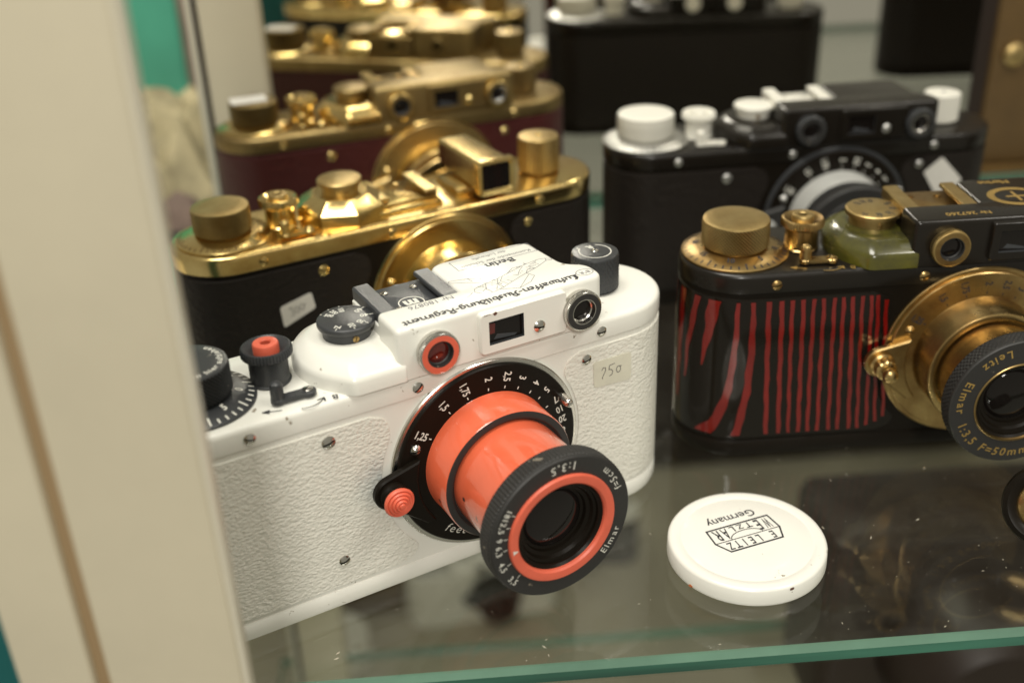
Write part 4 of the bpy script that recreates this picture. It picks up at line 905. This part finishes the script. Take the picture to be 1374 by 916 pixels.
# ---- next display bay, beyond the side pane
def cloth(name, x0, x1, y0, y1, z0, hgt, m, seed, n=90):
    random.seed(seed); import mathutils; nz = mathutils.noise; vs = []; fs = []
    for j in range(n + 1):
        for i in range(n + 1):
            x = x0 + (x1 - x0) * i / n; y = y0 + (y1 - y0) * j / n; u = i / n; v_ = j / n
            e = min(u, 1 - u, v_, 1 - v_) * 6; e = min(1, e)
            q = Vector((x * .022 + seed, y * .03, seed)); h = (1 - abs(nz.noise(q)) * 2.2) * .9 + (1 - abs(nz.noise(q * 2.1)) * 2) * .4 + .12 * nz.noise(q * 5)
            rg = abs(sin(y * .075 + x * .035 + 3.2 * nz.noise(q * .8))) ** .6
            vs.append((x, y, z0 + e * (hgt * (.10 + h * .38) + 17 * rg)))
    for j in range(n):
        for i in range(n): a = j * (n + 1) + i; fs.append((a, a + 1, a + n + 2, a + n + 1))
    mb = MB(); mb.add(vs, fs); return mb.build(name, m, None, angle=80)
tag(cloth('cloth', -230, -101, 515, 660, -34, 70, CLOTH, 4), 'crumpled sand coloured cloth in the next bay beyond the side pane', 'cloth')
tag(cloth('cloth', -190, -101, 470, 512, -30, 26, PINKISH, 9), 'dusky brown cloth in front of the sand coloured cloth', 'cloth')
mb = MB(); box(mb, -300, -161.5, 742, 900, -38, 230, bev=2); tag(mb.build('green_box', GREEN), 'bright green box behind the crumpled sand cloth', 'box')
mb = MB(); box(mb, -161, -146, 738, 800, -38, 230, bev=2); tag(mb.build('grey_post', PINKISH), 'brownish grey upright beside the green box', 'post')
mb = MB(); box(mb, -170, -106, 440, 468, -50, -6, bev=2); tag(mb.build('dark_case', BLACKM), 'low black case left of the maroon camera beyond the shelf', 'case')
mb = MB(); box(mb, -420, -100, 300, 1000, -60, -40); tag(mb.build('display_counter', GREYW), 'counter of the next display bay under the crumpled cloth', 'counter')
mb = MB(); box(mb, -130, -107, 380, 440, -8, -2, bev=.4); tag(mb.build('green_shelf_end', GREEN), 'small bright green strip left of the nearest gold camera', 'shelf end')

# ---- things on the lower shelf, seen through the glass
w1 = camera('rangefinder_camera', dict(key='low', pos=(-53, 775, -524, 6), body=KNOBW, top=KNOBW, leather=KNOBW, knob=SATIN, rough=1, lens_mats=(SATIN, BLACKM, BLACK, BLACKM, BLACK, BLACKM, BLACK), ext=20, scale=False))
tag(w1, 'blurred ivory camera with a black lens standing under the shelf', 'camera')
w2 = camera('rangefinder_camera', dict(key='low', pos=(28, 860, -524, -8), body=BLACK, top=KNOBW, leather=BLEATHER, knob=SATIN, rough=1, lens_mats=(SATIN, BLACKM, SATIN, BLACKM, SATIN, BLACKM, BLACK), ext=20, scale=False))
tag(w2, 'blurred black camera with a white top, behind the ivory camera under the shelf', 'camera')
mb = MB(); box(mb, -118, -62, 800, 850, -524, -470, bev=5); tag(mb.build('leather_pouch', TAN), 'small blurred brown pouch left of the ivory camera under the shelf', 'pouch')
mb = MB(); lathe(mb, [(0, 0), (26, 0), (28, 4), (28, 30), (24, 34), (0, 35)], ax_z(-118, 745, -524), 40); tag(mb.build('round_tin', KNOBW), 'pale round tin beside the brown pouch under the shelf', 'tin')
root = bpy.data.objects.new('leather_case', None); COL.objects.link(root); root.location = (215 * S, 385 * S, -252 * S)
mb = MB(); box(mb, -55, 95, 0, 60, 0, 112, bev=8); mb.build('case_body', DARKWOOD, root)
mb = MB(); lathe(mb, [(40, 0), (38, 20), (34, 34), (28, 40), (0, 42)], ax_f(10, 52, 0), 60); mb.build('lens_cone', DARKWOOD, root)
mb = MB(); lathe(mb, [(5, 0), (5, 2), (3, 3.6), (0, 4)], ax_f(52, 96, 0), 28); mb.build('snap_button', SATIN, root)
tag(root, 'large dark leather ever-ready case on the lower shelf at the right', 'camera case')
mb = MB(); box(mb, -600, 900, 150, 1700, -530, -524); o = mb.build('cabinet_floor', FLOORB, None); o['kind'] = 'structure'

mb = MB(); box(mb, 178, 640, 990, 1160, -524, -300, bev=12); tag(mb.build('camera_bag', DARKWOOD), 'big dark bag on the cabinet floor, blurred behind the gap between white and striped cameras', 'bag')
k2 = camera('rangefinder_camera', dict(key='low', pos=(252, 286, 0, 3), body=BLACK, top=TOPBLACK, leather=BLEATHER, knob=SATIN, rough=1, lens_mats=(SATIN, BLACKM, SATIN, BLACKM, SATIN, BLACKM, BLACK), ext=20, scale=False))
tag(k2, 'dark camera seen only as a blurred mirror image at the top right', 'camera')
# ---- crumb and dust on the glass
mb = MB(); random.seed(5)
bm = bmesh.new(); bmesh.ops.create_icosphere(bm, subdivisions=2, radius=1)
vs = [(v.co.x * .8 * random.uniform(.7, 1.2), v.co.y * .6 * random.uniform(.7, 1.2), .55 + v.co.z * .55 * random.uniform(.7, 1.1)) for v in bm.verts]; mb.add(vs, [tuple(v.index for v in f_.verts) for f_ in bm.faces]); bm.free()
o = mb.build('crumb', CRUMB); o.location = (52.4 * S, 208.2 * S, 0); tag(o, 'tiny orange crumb on the glass left of the white cap', 'crumb')
mb = MB(); random.seed(11)
for k in range(420):
    x = random.uniform(-60, 175); y = random.uniform(188, 262); r = random.choice((.05, .06, .07, .09, .13)) * random.uniform(.6, 1.3); a = random.uniform(0, pi); l = r * random.choice((1, 1, 1, 1.4, 5))
    c, s = cos(a), sin(a)
    q = [(x + c * l, y + s * l, .03), (x - s * r, y + c * r, .03), (x - c * l, y - s * l, .03), (x + s * r, y - c * r, .03), (x, y, .03 + r * .8)]
    mb.add(q, [(0, 1, 4), (1, 2, 4), (2, 3, 4), (3, 0, 4)])
o = mb.build('dust', DUST, None, smooth=False, recalc=False); o['kind'] = 'stuff'; o['label'] = 'pale dust specks scattered on the glass shelf'
